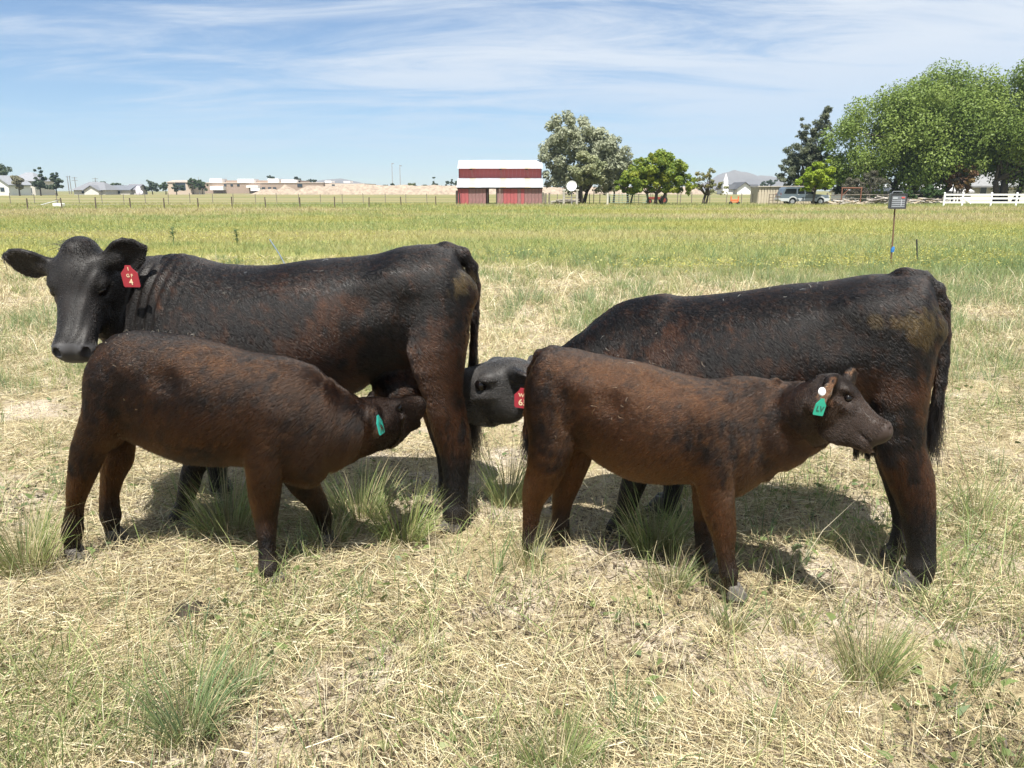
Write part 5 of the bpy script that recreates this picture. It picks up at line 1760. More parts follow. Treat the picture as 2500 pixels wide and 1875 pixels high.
# far trees: each its own object
far_g = [(.075, .105, .05), (.095, .125, .06), (.06, .09, .042)]
far_b = [(.065, .09, .06), (.08, .11, .065)]
FT = [('spruce_tree', 'dark spruce beside the large tan house, left and taller of the two', 99, 250, [(99, 420, 9, 10), (98, 436, 14, 12), (99, 452, 17, 12)], far_b),
      ('spruce_tree', 'dark spruce right of the large tan house, right one of the two', 139, 250, [(139, 428, 10, 8), (139, 442, 16, 12), (139, 455, 18, 9)], far_b),
      ('deciduous_tree', 'pale green tree top above the left edge house', 5, 290, [(8, 420, 22, 18), (0, 440, 20, 16)], far_g),
      ('deciduous_tree', 'thin pale tree before the large tan house', 46, 245, [(46, 445, 12, 16)], [(.22, .21, .13)]),
      ('deciduous_tree', 'small round far tree between two grey roofed houses', 253, 330, [(253, 451, 6, 8)], far_g),
      ('deciduous_tree', 'wide low far tree behind the long dark roof', 288, 360, [(288, 453, 17, 6), (275, 455, 8, 5)], far_g),
      ('deciduous_tree', 'dense far tree cluster right of the pink tarp', 372, 320, [(366, 452, 12, 12), (382, 456, 12, 10), (350, 459, 10, 7)], far_b),
      ('poplar_tree', 'narrow upright far tree left of the tan flat fronted building', 404, 315, [(404, 450, 6, 11), (398, 458, 9, 7)], far_g),
      ('conifer_tree', 'small dark conifer before the tan flat fronted building', 430, 310, [(428, 458, 7, 8), (446, 459, 6, 7)], far_b),
      ('poplar_tree', 'row end poplar with ragged top left of the school roof', 472, 330, [(466, 448, 8, 13), (478, 450, 8, 12)], far_g),
      ('poplar_tree', 'broader poplar clump nearest the school wall', 494, 330, [(488, 452, 9, 11), (500, 455, 8, 9)], far_g),
      ('deciduous_tree', 'tiny dark tree showing above the left roof box', 662, 470, [(660, 432, 5, 4), (667, 434, 5, 4)], far_b),
      ('poplar_tree', 'slender dark tree behind the school roof left of the middle', 726, 470, [(725, 436, 4, 8), (732, 440, 5, 5)], far_b),
      ('deciduous_tree', 'wide dark tree behind the school roof', 762, 470, [(758, 441, 9, 4), (768, 441, 7, 4)], far_b),
      ('deciduous_tree', 'dark tuft of trees at the foot of the left light pole', 960, 380, [(958, 453, 5, 6), (940, 455, 8, 4)], far_b),
      ('deciduous_tree', 'round pale green bushy tree right of the light poles', 1003, 350, [(1003, 454, 16, 9), (992, 456, 9, 6)], [(.13, .155, .065), (.16, .18, .08)]),
      ('deciduous_tree', 'low round tree between the pale bushy tree and the tall dark one', 1038, 360, [(1038, 456, 9, 5)], far_g),
      ('poplar_tree', 'tall narrow dark poplar left of the barn', 1061, 360, [(1061, 442, 4, 9), (1062, 454, 7, 6), (1075, 456, 8, 4)], far_b),
      ('deciduous_tree', 'dark trees close to the left barn wall', 1105, 360, [(1092, 450, 5, 8), (1103, 447, 5, 9), (1112, 450, 5, 10)], far_b),
      ('deciduous_tree', 'dark far trees seen between barn and silvery tree', 1345, 380, [(1335, 455, 10, 6), (1360, 453, 16, 8)], far_b),
      ('deciduous_tree', 'dark far trees right of the church roof', 1870, 380, [(1862, 450, 12, 7), (1882, 448, 12, 8), (1893, 436, 5, 14)], far_b)]
for i, (nm, lb, sx, Y, cr, cols) in enumerate(FT):
    make_tree(nm, lb, 'tree', sx, Y, 470, cr, cols, 30, 1500 if Y > 300 else 3400, .62 if Y > 300 else .6, group='far trees on the horizon', trunks=((0, .2),), seed=60 + i, limbs=3, clump_r=.36)
hd_ = link('hedgerow', MB().box((0, 0, 0), (.1, .1, .1)).mesh('hedgerow'), None) if False else None

# power poles, light poles
pole_m = pmat('pole wood', (.16, .14, .125), rough=.9)
for sx, top, arm, lb in ((168.5, 429, 0, 'left of three tall utility poles by the far houses'), (174, 429, 0, 'middle of three tall utility poles by the far houses'), (186, 432, 1, 'right of three utility poles, with crossarms'), (236, 434, 1, 'lone utility pole with crossarms behind the grey roofed house')):
    Yp = 360; h = Z(top, Yp)
    root = empty('utility_pole', (X(sx, Yp), Yp, 0), 0, lb, 'utility pole', 'utility poles')
    MB().tube([(0, 0, 0), (0, 0, h)], [.17, .12], 7).build('pole', pole_m, root)
    for z_ in ((h - .4, h - 1.5) if arm else (h - .5,)):
        MB().box((0, -.15, z_), (2.6 if arm else 1.2, .12, .14)).build('crossarm', pole_m, root)
for sx, top, lb in ((959, 398, 'taller left sports light pole'), (978, 403, 'shorter right sports light pole')):
    Yp = 400; h = Z(top, Yp)
    root = empty('light_pole', (X(sx, Yp), Yp, 0), 0, lb + ' behind the earth bank', 'light pole', 'sports field light poles')
    MB().tube([(0, 0, 0), (0, 0, h)], [.28, .16], 8).build('pole', pmat('galvanised pole', (.32, .33, .35), rough=.5), root)
    MB().box((.35, 0, h - .3), (1.1, .3, .5)).build('lamp_head', pmat('lamp housing', (.25, .26, .28), rough=.5), root)
tag(MB().tube([(0, 0, 0), (.02, 0, Z(432, 330))], .10, 6).build('flagpole', pmat('galvanised pole', (.32, .33, .35)), None, loc=(X(487, 330), 330, 0)), 'thin bare pole in front of the poplar clump', 'pole')

# pink tarp, white tank with sloping pipe, low white fence line
root = empty('tarp_heap', (X(338, 290), 290, 0), 0, 'pale pink and white covered heap among the far houses', 'covered heap')
b = MB(); s_ = sphere_mesh('cover', 1.0, 12, 8); o = link('cover', s_, pmat('pale tarp', (.62, .55, .66), rough=.7, col2=(.75, .72, .74), vscale=1), root, loc=(0, 0, 1.2)); o.scale = (1.0, .9, 2.0)
o = link('cover', s_, None, root, loc=(.6, .3, .6)); o.scale = (.9, .8, 1.1)
Yt = 80.0
root = empty('irrigation_pipe', (X(95, Yt), Yt, 0), 0, 'long pale irrigation pipe resting tilted on a stand in the left field', 'pipe')
MB().tube([(0, 0, .18), (X(139, Yt) - X(95, Yt), 0, .62)], .05, 7).build('pipe', pmat('aluminium pipe', (.55, .56, .57), rough=.4, metal=.4), root)
xe = X(137, Yt) - X(95, Yt)
MB().tube([(xe, 0, 0), (xe, 0, .66)], .04, 6).build('stand', steel, root)
MB().box((xe, 0, .68), (.5, .12, .06)).build('bracket', steel, root)
o = MB().box((0, 0, .19), (.95, .6, .36)).build('water_trough', pmat('white trough', (.78, .78, .77), rough=.6), None, bevel=.06, loc=(X(139, 79), 79, 0)); tag(o, 'white rectangular tub below the end of the tilted irrigation pipe', 'trough')

# ---- post with the grey box, stake, leaning rod (middle distance)
bp = gnd(2175, 650); m_ = np.linalg.norm(bp - CAM) / FPX
Ypb = bp[1]
zt = float(at(2188, 492, Ypb)[2]); xt = float(at(2186, 492, Ypb)[0]); cxb = at(2189, 491, Ypb)
root = empty('fence_energizer', (bp[0], bp[1], 0), 0, 'grey panel box with pale bars on a thin rusty post', 'sign post')
rpost = pmat('rusty rod', (.085, .055, .04), rough=.9, col2=(.17, .09, .05), vscale=12)
MB().tube([(0, 0, -.1), ((xt - bp[0]) * .5, 0, zt * .5), (xt - bp[0], 0, zt)], .017, 8).build('post', rpost, root)
bx, bz = cxb[0] - bp[0], cxb[2]
w_, h_ = 34 * m_, 32 * m_
gp = pmat('grey plastic', (.14, .15, .165), rough=.5, var=.1)
MB().box((bx, -.03, bz), (w_, .10, h_)).build('box', gp, root, bevel=.02)
fr = MB()
for s_ in (-1, 1):
    fr.box((bx + s_ * (w_ / 2 - .012), -.085, bz), (.024, .02, h_)); fr.box((bx, -.085, bz + s_ * (h_ / 2 - .012)), (w_ - .05, .02, .024))
fr.build('frame', pmat('dark plastic', (.035, .036, .04), rough=.45), root)
pale = pmat('pale bar', (.48, .50, .53), rough=.4)
for k in range(4): MB().box((bx, -.084, bz + h_ * (.02 - .12 * k)), (w_ * .80, .008, .007)).build('bar', pale, root)
MB().box((bx + w_ * .18, -.0845, bz - h_ * .10), (.008, .012, h_ * .42)).build('upright_bar', pale, root)
MB().box((bx + w_ * .27, -.084, bz + h_ * .23), (w_ * .2, .006, h_ * .09)).build('sticker', pmat('red sticker', (.5, .09, .08), rough=.4), root)
MB().box((bx - w_ * .22, -.084, bz + h_ * .20), (w_ * .3, .006, h_ * .14)).build('sticker', pmat('pale sticker', (.32, .34, .36), rough=.4), root)
hb = MB(); hb.tube([(bx - w_ * .35, 0, bz + h_ * .48), (bx - w_ * .28, 0, bz + h_ * .62), (bx + w_ * .28, 0, bz + h_ * .62), (bx + w_ * .35, 0, bz + h_ * .48)], .012, 6); hb.build('handle', gp, root)
q = at(2179, 609, Ypb); MB().tube([(q[0] - bp[0], 0, q[2] - .06), (q[0] - bp[0] + .004, 0, q[2]), (q[0] - bp[0] + .006, 0, q[2] + .06)], [.034, .04, .032], 8).build('strap', pmat('blue strap', (.03, .16, .42), rough=.6), root)
bs = gnd(2242, 645); tp = at(2238, 584, bs[1])
tag(MB().tube([(0, 0, -.05), ((tp[0] - bs[0]) * .6, 0, tp[2] * .5), (tp[0] - bs[0], 0, tp[2])], .016, 6).build('stake', pmat('black stake', (.02, .022, .025), rough=.6), None, loc=tuple(bs)), 'short black stake leaning in the grass right of the panel post', 'stake')
bs = gnd(706, 660); tp = at(658, 584, bs[1])
tag(MB().tube([(0, 0, -.05), ((tp[0] - bs[0]) * .5, 0, tp[2] * .52), (tp[0] - bs[0], 0, tp[2])], .013, 6).build('rod', pmat('pale blue rod', (.17, .22, .28), rough=.5), None, loc=tuple(bs)), 'thin pale blue rod leaning in the grass behind the left cow', 'rod')

# ---- mountain and haze
def mountain(label, Y, prof, seed, colr):
    """prof: skyline points (sx, sy)"""
    px = np.array([p[0] for p in prof], float); py = np.array([p[1] for p in prof], float)
    n = 90
    sx = np.linspace(px[0], px[-1], n); sy = np.interp(sx, px, py)
    xs = np.array([X(s, Y) for s in sx]); hs_ = np.array([Z(s, Y) for s in sy])
    xs0 = xs.mean()
    rows = 24
    u = np.linspace(-1, 1, rows)
    dep = (xs[-1] - xs[0]) * .5
    XX = np.repeat((xs - xs0)[:, None], rows, 1); UU = np.repeat(u[None], n, 0)
    P = np.stack([XX, UU * dep, np.zeros_like(XX)], -1).reshape(-1, 3)
    nz = vnoise(P, .012, seed, 4).reshape(n, rows)
    prof_ = np.clip(1 - np.abs(UU), 0, 1) ** 1.15
    HH = hs_[:, None] * prof_ * (1 - (1 - prof_) * .9 * (nz - .3)) - 2.0 * (np.abs(UU) > .98)
    V = np.stack([XX, UU * dep, HH], -1).reshape(-1, 3)
    i = np.arange(n - 1)[:, None] * rows + np.arange(rows - 1)[None]
    F = np.stack([i, i + rows, i + rows + 1, i + 1], -1).reshape(-1, 4)
    o = link('mountain', mesh_np('mountain', V, F, True), pmat('mountain ' + str(seed), colr, rough=.95, var=.3, vscale=.004), None, (xs0, Y, 0))
    tag(o, kind='structure')


mountain('', 2500, [(1650, 470), (1690, 458), (1735, 438), (1752, 424), (1768, 418), (1780, 416), (1789, 411), (1803, 416), (1820, 418), (1845, 427), (1855, 426), (1880, 428), (1900, 433), (1925, 450), (1940, 470)], 81, (.17, .15, .13))
mountain('', 2700, [(700, 470), (742, 447), (790, 438), (835, 434), (872, 442), (900, 449), (940, 470)], 82, (.17, .15, .13))
# ------------------------------------------------------------------ the four animals


def set_common(A, ztop_px, shind_px, sfront_px):
    A.ztop = A.pt(*ztop_px)[0][2]
    A.s_hind = A.pt(*shind_px)[0][0]; A.s_front = A.pt(*sfront_px)[0][0]
    A.patches = []; A.hooves = []; A.eyes = 1.0; A.wave = .05; A.brown = 1.0; A.folds = None; A.rimcol = (.01, .008, .007); A.rimamt = 0.0


def patch(A, sx, sy, n, rs, rz, col, amt):
    p, _ = A.pt(sx, sy, n)
    A.patches.append((p[0], p[2], rs, rz, col, amt))


def hoof_at(A, nodes, fwd=.02, ang=0.0, sc=1.0):
    """below the last leg node, carrying on the line of the pastern"""
    p, q = nodes[-1][0], nodes[-2][0]
    if p[2] < .085 * sc:
        t = (.085 * sc - q[2]) / (p[2] - q[2]); p = q + (p - q) * t
    d = p - q
    x = p[0] + np.clip(d[0] / max(-d[2], .02) * (p[2] - .03), -.05, .05) * .6 + fwd
    A.hooves.append((x, p[1], ang, sc))
    A.cone(p, (x - .012, p[1], .05), nodes[-1][1], .031 * sc, nodes[-1][2], .034 * sc, .02)


def W(A, sx, sy, Y):
    return A.w2l(at(sx, sy, Y))


MANURE = (.062, .041, .015)

def bones(A, hook, pin, loin, blade, k=1.0):
    """hip bones, hollow before the hip, shoulder blade: (sx, sy) on the near side, mirrored"""
    for sg in (1, -1):
        for (sx, sy), n, r, sub in ((hook, .215, (.10, .05, .055), False), (pin, .12, (.07, .05, .06), False), (loin, .385, (.12, .10, .12), True), (blade, .215, (.11, .05, .14), False))[:4 if k > .9 else 3]:
            p, _ = A.pt(sx, sy, n * k); p = p.copy()
            if sg < 0: p[1] = -p[1]
            A.ell(p, np.array(r) * k, .07 * k, sub=sub)


# ---- cow standing on the left, looking at the camera
A = Animal((-.30, 3.62), (-1.70, 3.68), 1)
set_common(A, (985, 602), (1105, 900), (450, 900))
A.headcol = (.0062, .0054, .0052); A.muzcol = (.045, .044, .046)
A.torso([(1143, 690, 900, .13, .6), (1125, 622, 915, .20, .62), (1090, 602, 915, .235, .65), (1040, 599, 905, .26, .66), (985, 605, 900, .275, .66),
         (930, 621, 912, .29, .6), (870, 629, 955, .32, .55), (770, 636, 985, .34, .5), (660, 651, 1000, .34, .5), (560, 647, 1008, .315, .5),
         (480, 636, 1005, .28, .5), (420, 637, 995, .245, .48), (360, 650, 975, .20, .45), (310, 685, 940, .15, .45), (285, 720, 900, .11, .45)], nup=2.4)
A.chain([(W(A, 430, 750, 3.68), .23, .17), (W(A, 335, 735, 3.66), .185, .14), (W(A, 255, 705, 3.56), .15, .125), (W(A, 205, 680, 3.44), .13, .115)], k=.08)
A.chain([(W(A, 330, 850, 3.62), .10, .05), (W(A, 262, 790, 3.5), .07, .045), (W(A, 225, 745, 3.4), .05, .045)], k=.08)
n = leg(A, [(1072, 720, .13, 80, .125), (1066, 850, .17, 70, .115), (1082, 965, .17, 45, .08), (1100, 1045, .165, 42, .062), (1111, 1098, .16, 35, .056), (1113, 1180, .16, 27, .048), (1112, 1240, .16, 25, .044), (1108, 1275, .16, 26, .046)])
A.chain(n, k=.07); hoof_at(A, n, .012, 0, 1.25)
n = leg(A, [(1062, 720, -.13, 75, .125), (1052, 850, -.16, 66, .11), (1066, 965, -.17, 45, .075), (1088, 1045, -.165, 40, .06), (1098, 1098, -.16, 32, .05), (1098, 1170, -.16, 24, .045), (1096, 1225, -.16, 23, .044)])
A.chain(n, k=.07); hoof_at(A, n, .012, 0, 1.2)
n = leg(A, [(470, 850, .18, 78, .085), (488, 1000, .19, 50, .075), (490, 1100, .19, 30, .055), (470, 1150, .19, 21, .047), (462, 1185, .19, 20, .045), (445, 1240, .19, 15, .038), (430, 1268, .19, 16, .04)])
A.chain(n, k=.07); hoof_at(A, n, .012, 0, 1.2)
n = leg(A, [(480, 850, -.18, 72, .085), (515, 1010, -.18, 46, .07), (528, 1100, -.18, 27, .05), (531, 1150, -.18, 20, .045), (532, 1205, -.18, 15, .038), (530, 1230, -.18, 16, .04)])
A.chain(n, k=.07); hoof_at(A, n, .012, 0, 1.2)
A.ell(A.pt(985, 945, 0)[0], (.15, .12, .10), .05)                     # udder
tl = [A.pt(sx, sy, nn)[0] for sx, sy, nn in ((1088, 612, 0), (1128, 622, 0), (1150, 650, -.02), (1158, 695, -.04), (1159, 765, -.06), (1156, 840, -.085), (1152, 900, -.1), (1152, 960, -.1))]
tr = [.040, .033, .026, .022, .019, .017, .015, .012]
A.chain([(p, r, r) for p, r in zip(tl, tr)], k=.03, kk=.01)
P0 = W(A, 190, 606, 3.42); fd = A.dirl((.16 * cos(R(58)), -.98 * cos(R(58)), -sin(R(58)))); up = A.dirl((.16, -.98, .9))
Lh = .495
A.head(P0, P0 + fd, up, Lh)
er = W(A, 262, 638, 3.42)
A.ear(er, W(A, 352, 606, 3.47), A.dirl((.25, -.85, -.35)), .072)
A.ear(W(A, 128, 652, 3.40), W(A, 12, 628, 3.38), A.dirl((-.1, -.8, -.5)), .066)
A.ell(A.T(-.01, 0, -.03), (.05, .06, .05), .06)
s0 = W(A, 350, 720, 3.5)


def neck_folds(P):
    m = np.exp(-((P[:, 0] - s0[0]) / .14) ** 2) * smooth01(P[:, 2], .75, .95) * smooth01(P[:, 2], 1.34, 1.2)
    return .0065 * m * np.sin((P[:, 0] + .25 * P[:, 2]) * 6.283 / .05 + 3 * vnoise(P, 6, 3))


A.folds = neck_folds
patch(A, 1132, 682, .05, .055, .055, MANURE, .65)
bones(A, (968, 694), (1122, 715), (893, 735), (500, 850))
cowA = finish(A, 'cow', 'cow', 'big black cow on the left looking at the camera, red ear tag on its ear', 'black cows standing in the pasture', 270000, 21, h=.009, furlen=.018)
tail_hair(A, tl[5:], 700, .42, .05, 5)
tail_hair(A, [A.T(.03, x, .02) for x in (-.09, -.04, 0, .05, .1)], 10, .02, .01, 6, name='forelock_root')
g = np.random.default_rng(8)
n_ = 230
rt = np.array([A.T(a, b, .03) for a, b in zip(g.uniform(-.06, .06, n_), g.normal(0, .06, n_))])
dr = np.array([A.H['M'].T @ np.array([.15, b * .8, .55]) for b in g.normal(0, .5, n_)]) + g.normal(0, .25, (n_, 3))
ln = (g.uniform(.03, .09, n_))[:, None]
curves_obj('forelock', np.stack([rt, rt + dr * ln * .5, rt + dr * ln * .85 + np.array([0, 0, -.01]) + g.normal(0, .008, (n_, 3))], 1), np.tile([.0011, .0009, .0003], (n_, 1)), np.repeat([[.009, .007, .006]], n_, 0), hairmat('coat hair'), cowA)
RED = (.33, .025, .042); CREAM = (.75, .62, .40)
tc = W(A, 311, 648, 3.36)
tg = ear_tag(A, tc, A.dirl((1, -.12, 0)), A.dirl((.02, -.2, 1)), .078, .098, RED)
lettering(tg, '1', .022, 0, -.016, .0022, CREAM); lettering(tg, 'G F', .021, 0, -.046, .0022, CREAM); lettering(tg, '4', .038, 0, -.075, .0022, CREAM)
COW_A = A

# ---- cow standing on the right with its head behind the calf
B = Animal((1.72, 3.02), (.63, 3.55), 1)
set_common(B, (2150, 668), (2220, 900), (1580, 900))
B.headcol = (.030, .029, .0285); B.muzcol = (.02, .019, .02); B.brown = 1.0  # grey head: the sunlight on it is put into the colour
B.torso([(2283, 780, 1000, .13, .6), (2268, 712, 1040, .2, .62), (2242, 680, 1050, .235, .64), (2200, 668, 1048, .26, .66), (2150, 671, 1040, .275, .66),
         (2100, 673, 1040, .28, .62), (2000, 689, 1050, .31, .55), (1900, 698, 1075, .33, .5), (1800, 713, 1090, .33, .5), (1720, 722, 1090, .31, .5),
         (1650, 726, 1085, .28, .5), (1600, 720, 1075, .25, .5), (1550, 736, 1055, .22, .48), (1500, 764, 1025, .19, .46), (1450, 800, 990, .15, .45), (1420, 830, 950, .11, .45)], nup=2.4)
B.chain([(W(B, 1545, 850, 3.56), .20, .16), (W(B, 1450, 890, 3.58), .155, .13), (W(B, 1375, 918, 3.57), .125, .115), (W(B, 1318, 945, 3.56), .105, .10)], k=.08)
n = leg(B, [(2190, 820, .12, 88, .13), (2192, 960, .15, 66, .115), (2200, 1100, .145, 50, .08), (2222, 1165, .14, 47, .065), (2236, 1222, .14, 38, .056), (2245, 1290, .14, 31, .05), (2250, 1355, .14, 27, .046), (2246, 1400, .14, 28, .046)])
B.chain(n, k=.07); hoof_at(B, n, .012, 0, 1.3)
n = leg(B, [(2180, 820, -.12, 80, .13), (2178, 960, -.14, 58, .1), (2186, 1100, -.13, 45, .075), (2203, 1175, -.13, 38, .06), (2212, 1240, -.13, 30, .05), (2206, 1300, -.13, 22, .045), (2192, 1345, -.13, 21, .044)])
B.chain(n, k=.07); hoof_at(B, n, .012, 0, 1.2)
n = leg(B, [(1590, 930, .17, 75, .085), (1575, 1080, .18, 46, .07), (1557, 1150, .17, 29, .05), (1540, 1200, .17, 24, .046), (1522, 1255, .17, 19, .04), (1492, 1300, .17, 17, .04)])
B.chain(n, k=.07); hoof_at(B, n, .012, 0, 1.2)
n = leg(B, [(1630, 940, -.17, 70, .085), (1645, 1085, -.17, 40, .065), (1645, 1175, -.17, 21, .047), (1642, 1225, -.17, 17, .04), (1648, 1258, -.17, 16, .04)])
B.chain(n, k=.07); hoof_at(B, n, .012, 0, 1.2)
B.ell(B.pt(2085, 1035, 0)[0], (.15, .12, .085), .05)
for sx, sy, nn in ((2089, 1108, .05), (2118, 1111, .03), (2131, 1104, -.05), (2105, 1100, -.06)):
    p, m = B.pt(sx, sy, nn); q = p + np.array([0, 0, .09])
    B.cone(q, p, .019, .011, .019, .011, .02)
tl = [B.pt(sx, sy, 0)[0] for sx, sy in ((2205, 682), (2248, 686), (2282, 708), (2299, 745), (2303, 815), (2301, 880), (2295, 930), (2289, 985))]
tr = [.045, .038, .031, .027, .025, .023, .021, .016]
B.chain([(p, r, r) for p, r in zip(tl, tr)], k=.03, kk=.01)
P0 = W(B, 1274, 884, 3.55); P1 = W(B, 1030, 915, 3.66)
B.head(P0, P1, B.dirl((-.10, -.16, 1)), .525, deep=.8)
B.ear(W(B, 1262, 916, 3.46), W(B, 1310, 936, 3.36), B.dirl((-.5, -.5, -.7)), .055)
B.ear(W(B, 1290, 905, 3.68), W(B, 1325, 895, 3.80), B.dirl((-.5, .5, -.2)), .06)
patch(B, 2185, 768, .1, .15, .028, MANURE, .55); patch(B, 2252, 785, .1, .075, .075, MANURE, .62)
bones(B, (2118, 766), (2255, 800), (2045, 810), (1600, 950))
cowB = finish(B, 'cow', 'cow', 'black cow on the right with its head behind the brown calf, manure stain on rump', 'black cows standing in the pasture', 270000, 22, h=.009, furlen=.018)
tail_hair(B, tl[6:], 500, .27, .045, 15)
tc = W(B, 1277, 948, 3.35)
tg = ear_tag(B, tc, B.dirl((1, -.35, -.06)), B.dirl((.06, -.2, 1)), .082, .10, (.36, .03, .05))
lettering(tg, 'WB', .026, 0, -.036, .0022, CREAM); lettering(tg, '65', .044, 0, -.072, .0022, CREAM)

# ---- calf suckling under the left cow
K = Animal((-1.93, 3.22), (-.98, 3.06), -1)
set_common(K, (330, 806), (240, 950), (660, 950))
K.brown = 1.0; K.headcol = (.012, .008, .0065); K.muzcol = (.02, .017, .016); K.wave = .15
K.torso([(240, 950, 1075, .09, .55), (252, 895, 1085, .12, .6), (272, 850, 1085, .145, .62), (300, 824, 1070, .16, .64), (330, 812, 1080, .17, .6),
         (395, 817, 1108, .185, .55), (460, 824, 1128, .195, .5), (530, 841, 1133, .2, .5), (600, 862, 1135, .19, .5), (660, 871, 1152, .175, .5),
         (710, 878, 1175, .155, .5), (755, 903, 1180, .13, .5), (790, 936, 1158, .105, .48), (815, 976, 1120, .08, .48)])
K.chain([(K.pt(765, 1035, 0)[0], .21, .12), (W(K, 820, 1042, 3.05), .16, .10), (W(K, 872, 1043, 3.08), .115, .09), (W(K, 915, 1035, 3.12), .095, .085)], k=.07)
n = leg(K, [(278, 930, .08, 50, .095), (260, 1010, .1, 48, .085), (222, 1085, .1, 36, .065), (207, 1133, .1, 30, .05), (193, 1185, .1, 21, .042), (184, 1230, .1, 14, .031), (178, 1282, .1, 18, .034), (176, 1305, .1, 18, .034)])
K.chain(n, k=.05); hoof_at(K, n, .012, 0, .95)
n = leg(K, [(270, 940, -.08, 48, .09), (280, 1040, -.1, 38, .075), (287, 1110, -.1, 34, .055), (277, 1150, -.1, 24, .045), (267, 1210, -.1, 17, .034), (268, 1245, -.1, 18, .034), (270, 1262, -.1, 18, .034)])
K.chain(n, k=.05); hoof_at(K, n, .012, 0, .95)
n = leg(K, [(660, 1010, .1, 62, .07), (650, 1090, .11, 48, .065), (647, 1157, .105, 39, .053), (646, 1210, .1, 32, .045), (649, 1268, .1, 21, .04), (651, 1310, .12, 16, .032), (654, 1368, .14, 17, .032), (658, 1402, .155, 18, .033)])
K.chain(n, k=.05); hoof_at(K, n, .012, 0, .95)
n = leg(K, [(690, 1080, -.08, 55, .07), (735, 1170, -.13, 33, .052), (765, 1212, -.17, 21, .042), (783, 1245, -.20, 16, .034), (790, 1268, -.22, 15, .033)])
K.chain(n, k=.05); hoof_at(K, n, .012, 0, .95)
tl = [K.pt(sx, sy, 0)[0] for sx, sy in ((290, 838), (256, 852), (238, 885), (229, 930), (222, 990), (214, 1050))]
K.chain([(p, r, r) for p, r in zip(tl, (.03, .024, .02, .017, .015, .012))], k=.03, kk=.01)
P0 = W(K, 893, 983, 3.11); P1 = W(K, 1020, 962, 3.42)
K.head(P0, P1, K.dirl((-.2, -.15, 1)), .36, deep=.8)
K.ear(W(K, 916, 1010, 3.03), W(K, 926, 1044, 2.93), K.dirl((.75, -.35, .0)), .045)
K.ear(W(K, 905, 985, 3.24), W(K, 898, 985, 3.38), K.dirl((.7, .2, -.2)), .045)
bones(K, (322, 906), (272, 930), (385, 925), (680, 1070), .6)
calfA = finish(K, 'calf', 'calf', 'dark brown calf with its head under the cow, suckling', 'brown calves', 210000, 23, h=.008, furlen=.024)
tail_hair(K, tl[4:], 200, .16, .03, 25)
tg = ear_tag(K, W(K, 922, 1014, 2.93), K.dirl((.25, 1, 0)), K.dirl((-.22, 0, 1)), .05, .078, (.02, .30, .24))

# ---- calf standing in front of the right cow
C = Animal((.165, 3.25), (.87, 2.92), -1)
set_common(C, (1380, 847), (1340, 950), (1750, 950))
C.brown = 1.55; C.headcol = (.013, .009, .007); C.muzcol = (.034, .023, .0185); C.wave = .13
C.torso([(1293, 930, 1090, .09, .55), (1305, 889, 1100, .125, .6), (1332, 857, 1100, .15, .62), (1380, 853, 1092, .16, .62), (1430, 864, 1100, .165, .6),
         (1490, 876, 1140, .18, .55), (1560, 890, 1170, .195, .5), (1630, 912, 1178, .2, .5), (1700, 928, 1180, .19, .5), (1760, 936, 1202, .17, .5),
         (1810, 938, 1212, .145, .5), (1850, 939, 1188, .12, .5), (1885, 938, 1155, .09, .5)])
C.chain([(C.pt(1830, 1050, 0)[0], .195, .115), (C.pt(1890, 1040, 0)[0], .165, .10), (C.pt(1950, 1020, 0)[0], .132, .088), (W(C, 2000, 1002, 2.70), .11, .08)], k=.07)
n = leg(C, [(1352, 980, .08, 62, .095), (1348, 1080, .1, 52, .085), (1326, 1160, .1, 38, .06), (1308, 1200, .1, 27, .047), (1298, 1250, .1, 17, .034), (1295, 1300, .1, 15, .032), (1297, 1335, .1, 16, .033)])
C.chain(n, k=.05); hoof_at(C, n, .012, 0, .84)
n = leg(C, [(1400, 1000, -.08, 55, .09), (1402, 1095, -.1, 44, .07), (1387, 1165, -.1, 32, .055), (1376, 1210, -.1, 23, .043), (1369, 1260, -.1, 17, .034), (1370, 1300, -.1, 16, .033), (1376, 1330, -.1, 17, .034)])
C.chain(n, k=.05); hoof_at(C, n, .012, 0, .84)
n = leg(C, [(1740, 1040, .1, 70, .07), (1745, 1120, .11, 53, .065), (1747, 1185, .1, 40, .053), (1753, 1240, .1, 34, .046), (1765, 1290, .1, 26, .04), (1770, 1335, .1, 18, .034), (1774, 1370, .1, 15, .03), (1780, 1400, .1, 17, .032)])
C.chain(n, k=.05); hoof_at(C, n, .012, 0, .84)
n = leg(C, [(1740, 1060, -.09, 58, .07), (1728, 1180, -.1, 35, .05), (1718, 1280, -.1, 19, .037), (1719, 1330, -.1, 16, .032), (1724, 1360, -.1, 17, .033)])
C.chain(n, k=.05); hoof_at(C, n, .012, 0, .84)
tl = [C.pt(sx, sy, 0)[0] for sx, sy in ((1352, 866), (1322, 868), (1303, 900), (1294, 950), (1290, 1005), (1287, 1060))]
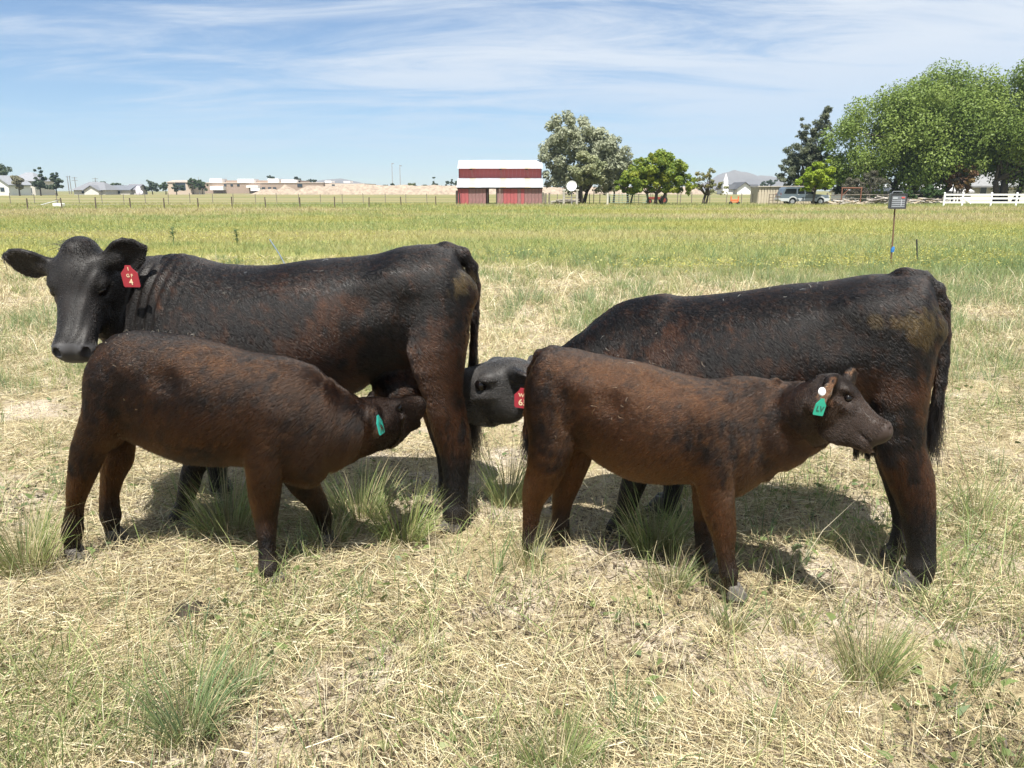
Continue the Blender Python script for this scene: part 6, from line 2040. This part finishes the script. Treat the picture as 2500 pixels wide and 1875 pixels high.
C.chain([(p, r, r) for p, r in zip(tl, (.03, .025, .021, .018, .015, .012))], k=.03, kk=.01)
P0 = W(C, 2030, 917, 2.66); P1 = W(C, 2154, 1018, 2.53)
C.head(P0, P1, C.dirl((.75, -.12, .65)), .28, deep=1.25, bulge=.05)
C.rimcol = (.12, .062, .032); C.rimamt = .75; C.eyes = .9
C.ear(W(C, 2031, 936, 2.60), W(C, 2006, 984, 2.46), C.dirl((.85, -.25, -.2)), .044)
C.ear(W(C, 2064, 934, 2.70), W(C, 2085, 912, 2.755), C.dirl((.8, -.5, .1)), .028)
p, _ = C.pt(2018, 960, 0)
bones(C, (1415, 945), (1335, 950), (1480, 985), (1745, 1100), .6)
calfB = finish(C, 'calf', 'calf', 'reddish brown calf standing in profile facing right, green ear tag and white button', 'brown calves', 220000, 24, h=.008, furlen=.020)
tail_hair(C, tl[4:], 200, .16, .03, 26)
tg = ear_tag(C, W(C, 2009, 973, 2.42), C.dirl((.9, .25, -.2)), C.dirl((-.22, -.1, 1)), .040, .058, (.015, .27, .18))
lettering(tg, 'LV', .026, 0, -.036, .0022, (.02, .06, .05))
b = MB(); b.tube([(0, 0, -.003), (0, 0, .0), (0, 0, .003)], [.012, .0145, .012], 20)
o = b.build('ear_button', pmat('white plastic', (.55, .55, .55), rough=.35), calfB)
M = Matrix.Translation(Vector(W(C, 2007, 956, 2.43))) @ Vector(C.dirl((.25, -1, .2))).to_track_quat('Z', 'Y').to_matrix().to_4x4()
o.matrix_local = M
hz = MB(); hz.box((0, 600, 95), (5400, 5200, 192))
hm = bpy.data.materials.new('haze'); hm.use_nodes = True
hn = hm.node_tree; hn.nodes.clear()
ho = N(hn, 'ShaderNodeOutputMaterial'); hv = N(hn, 'ShaderNodeVolumePrincipled')
hv.inputs['Color'].default_value = (.60, .78, 1.0, 1); hv.inputs['Density'].default_value = HAZE; hv.inputs['Anisotropy'].default_value = .25
L(hn, hv.outputs[0], ho.inputs['Volume'])
h_o = hz.build('haze', hm); tag(h_o, kind='stuff')
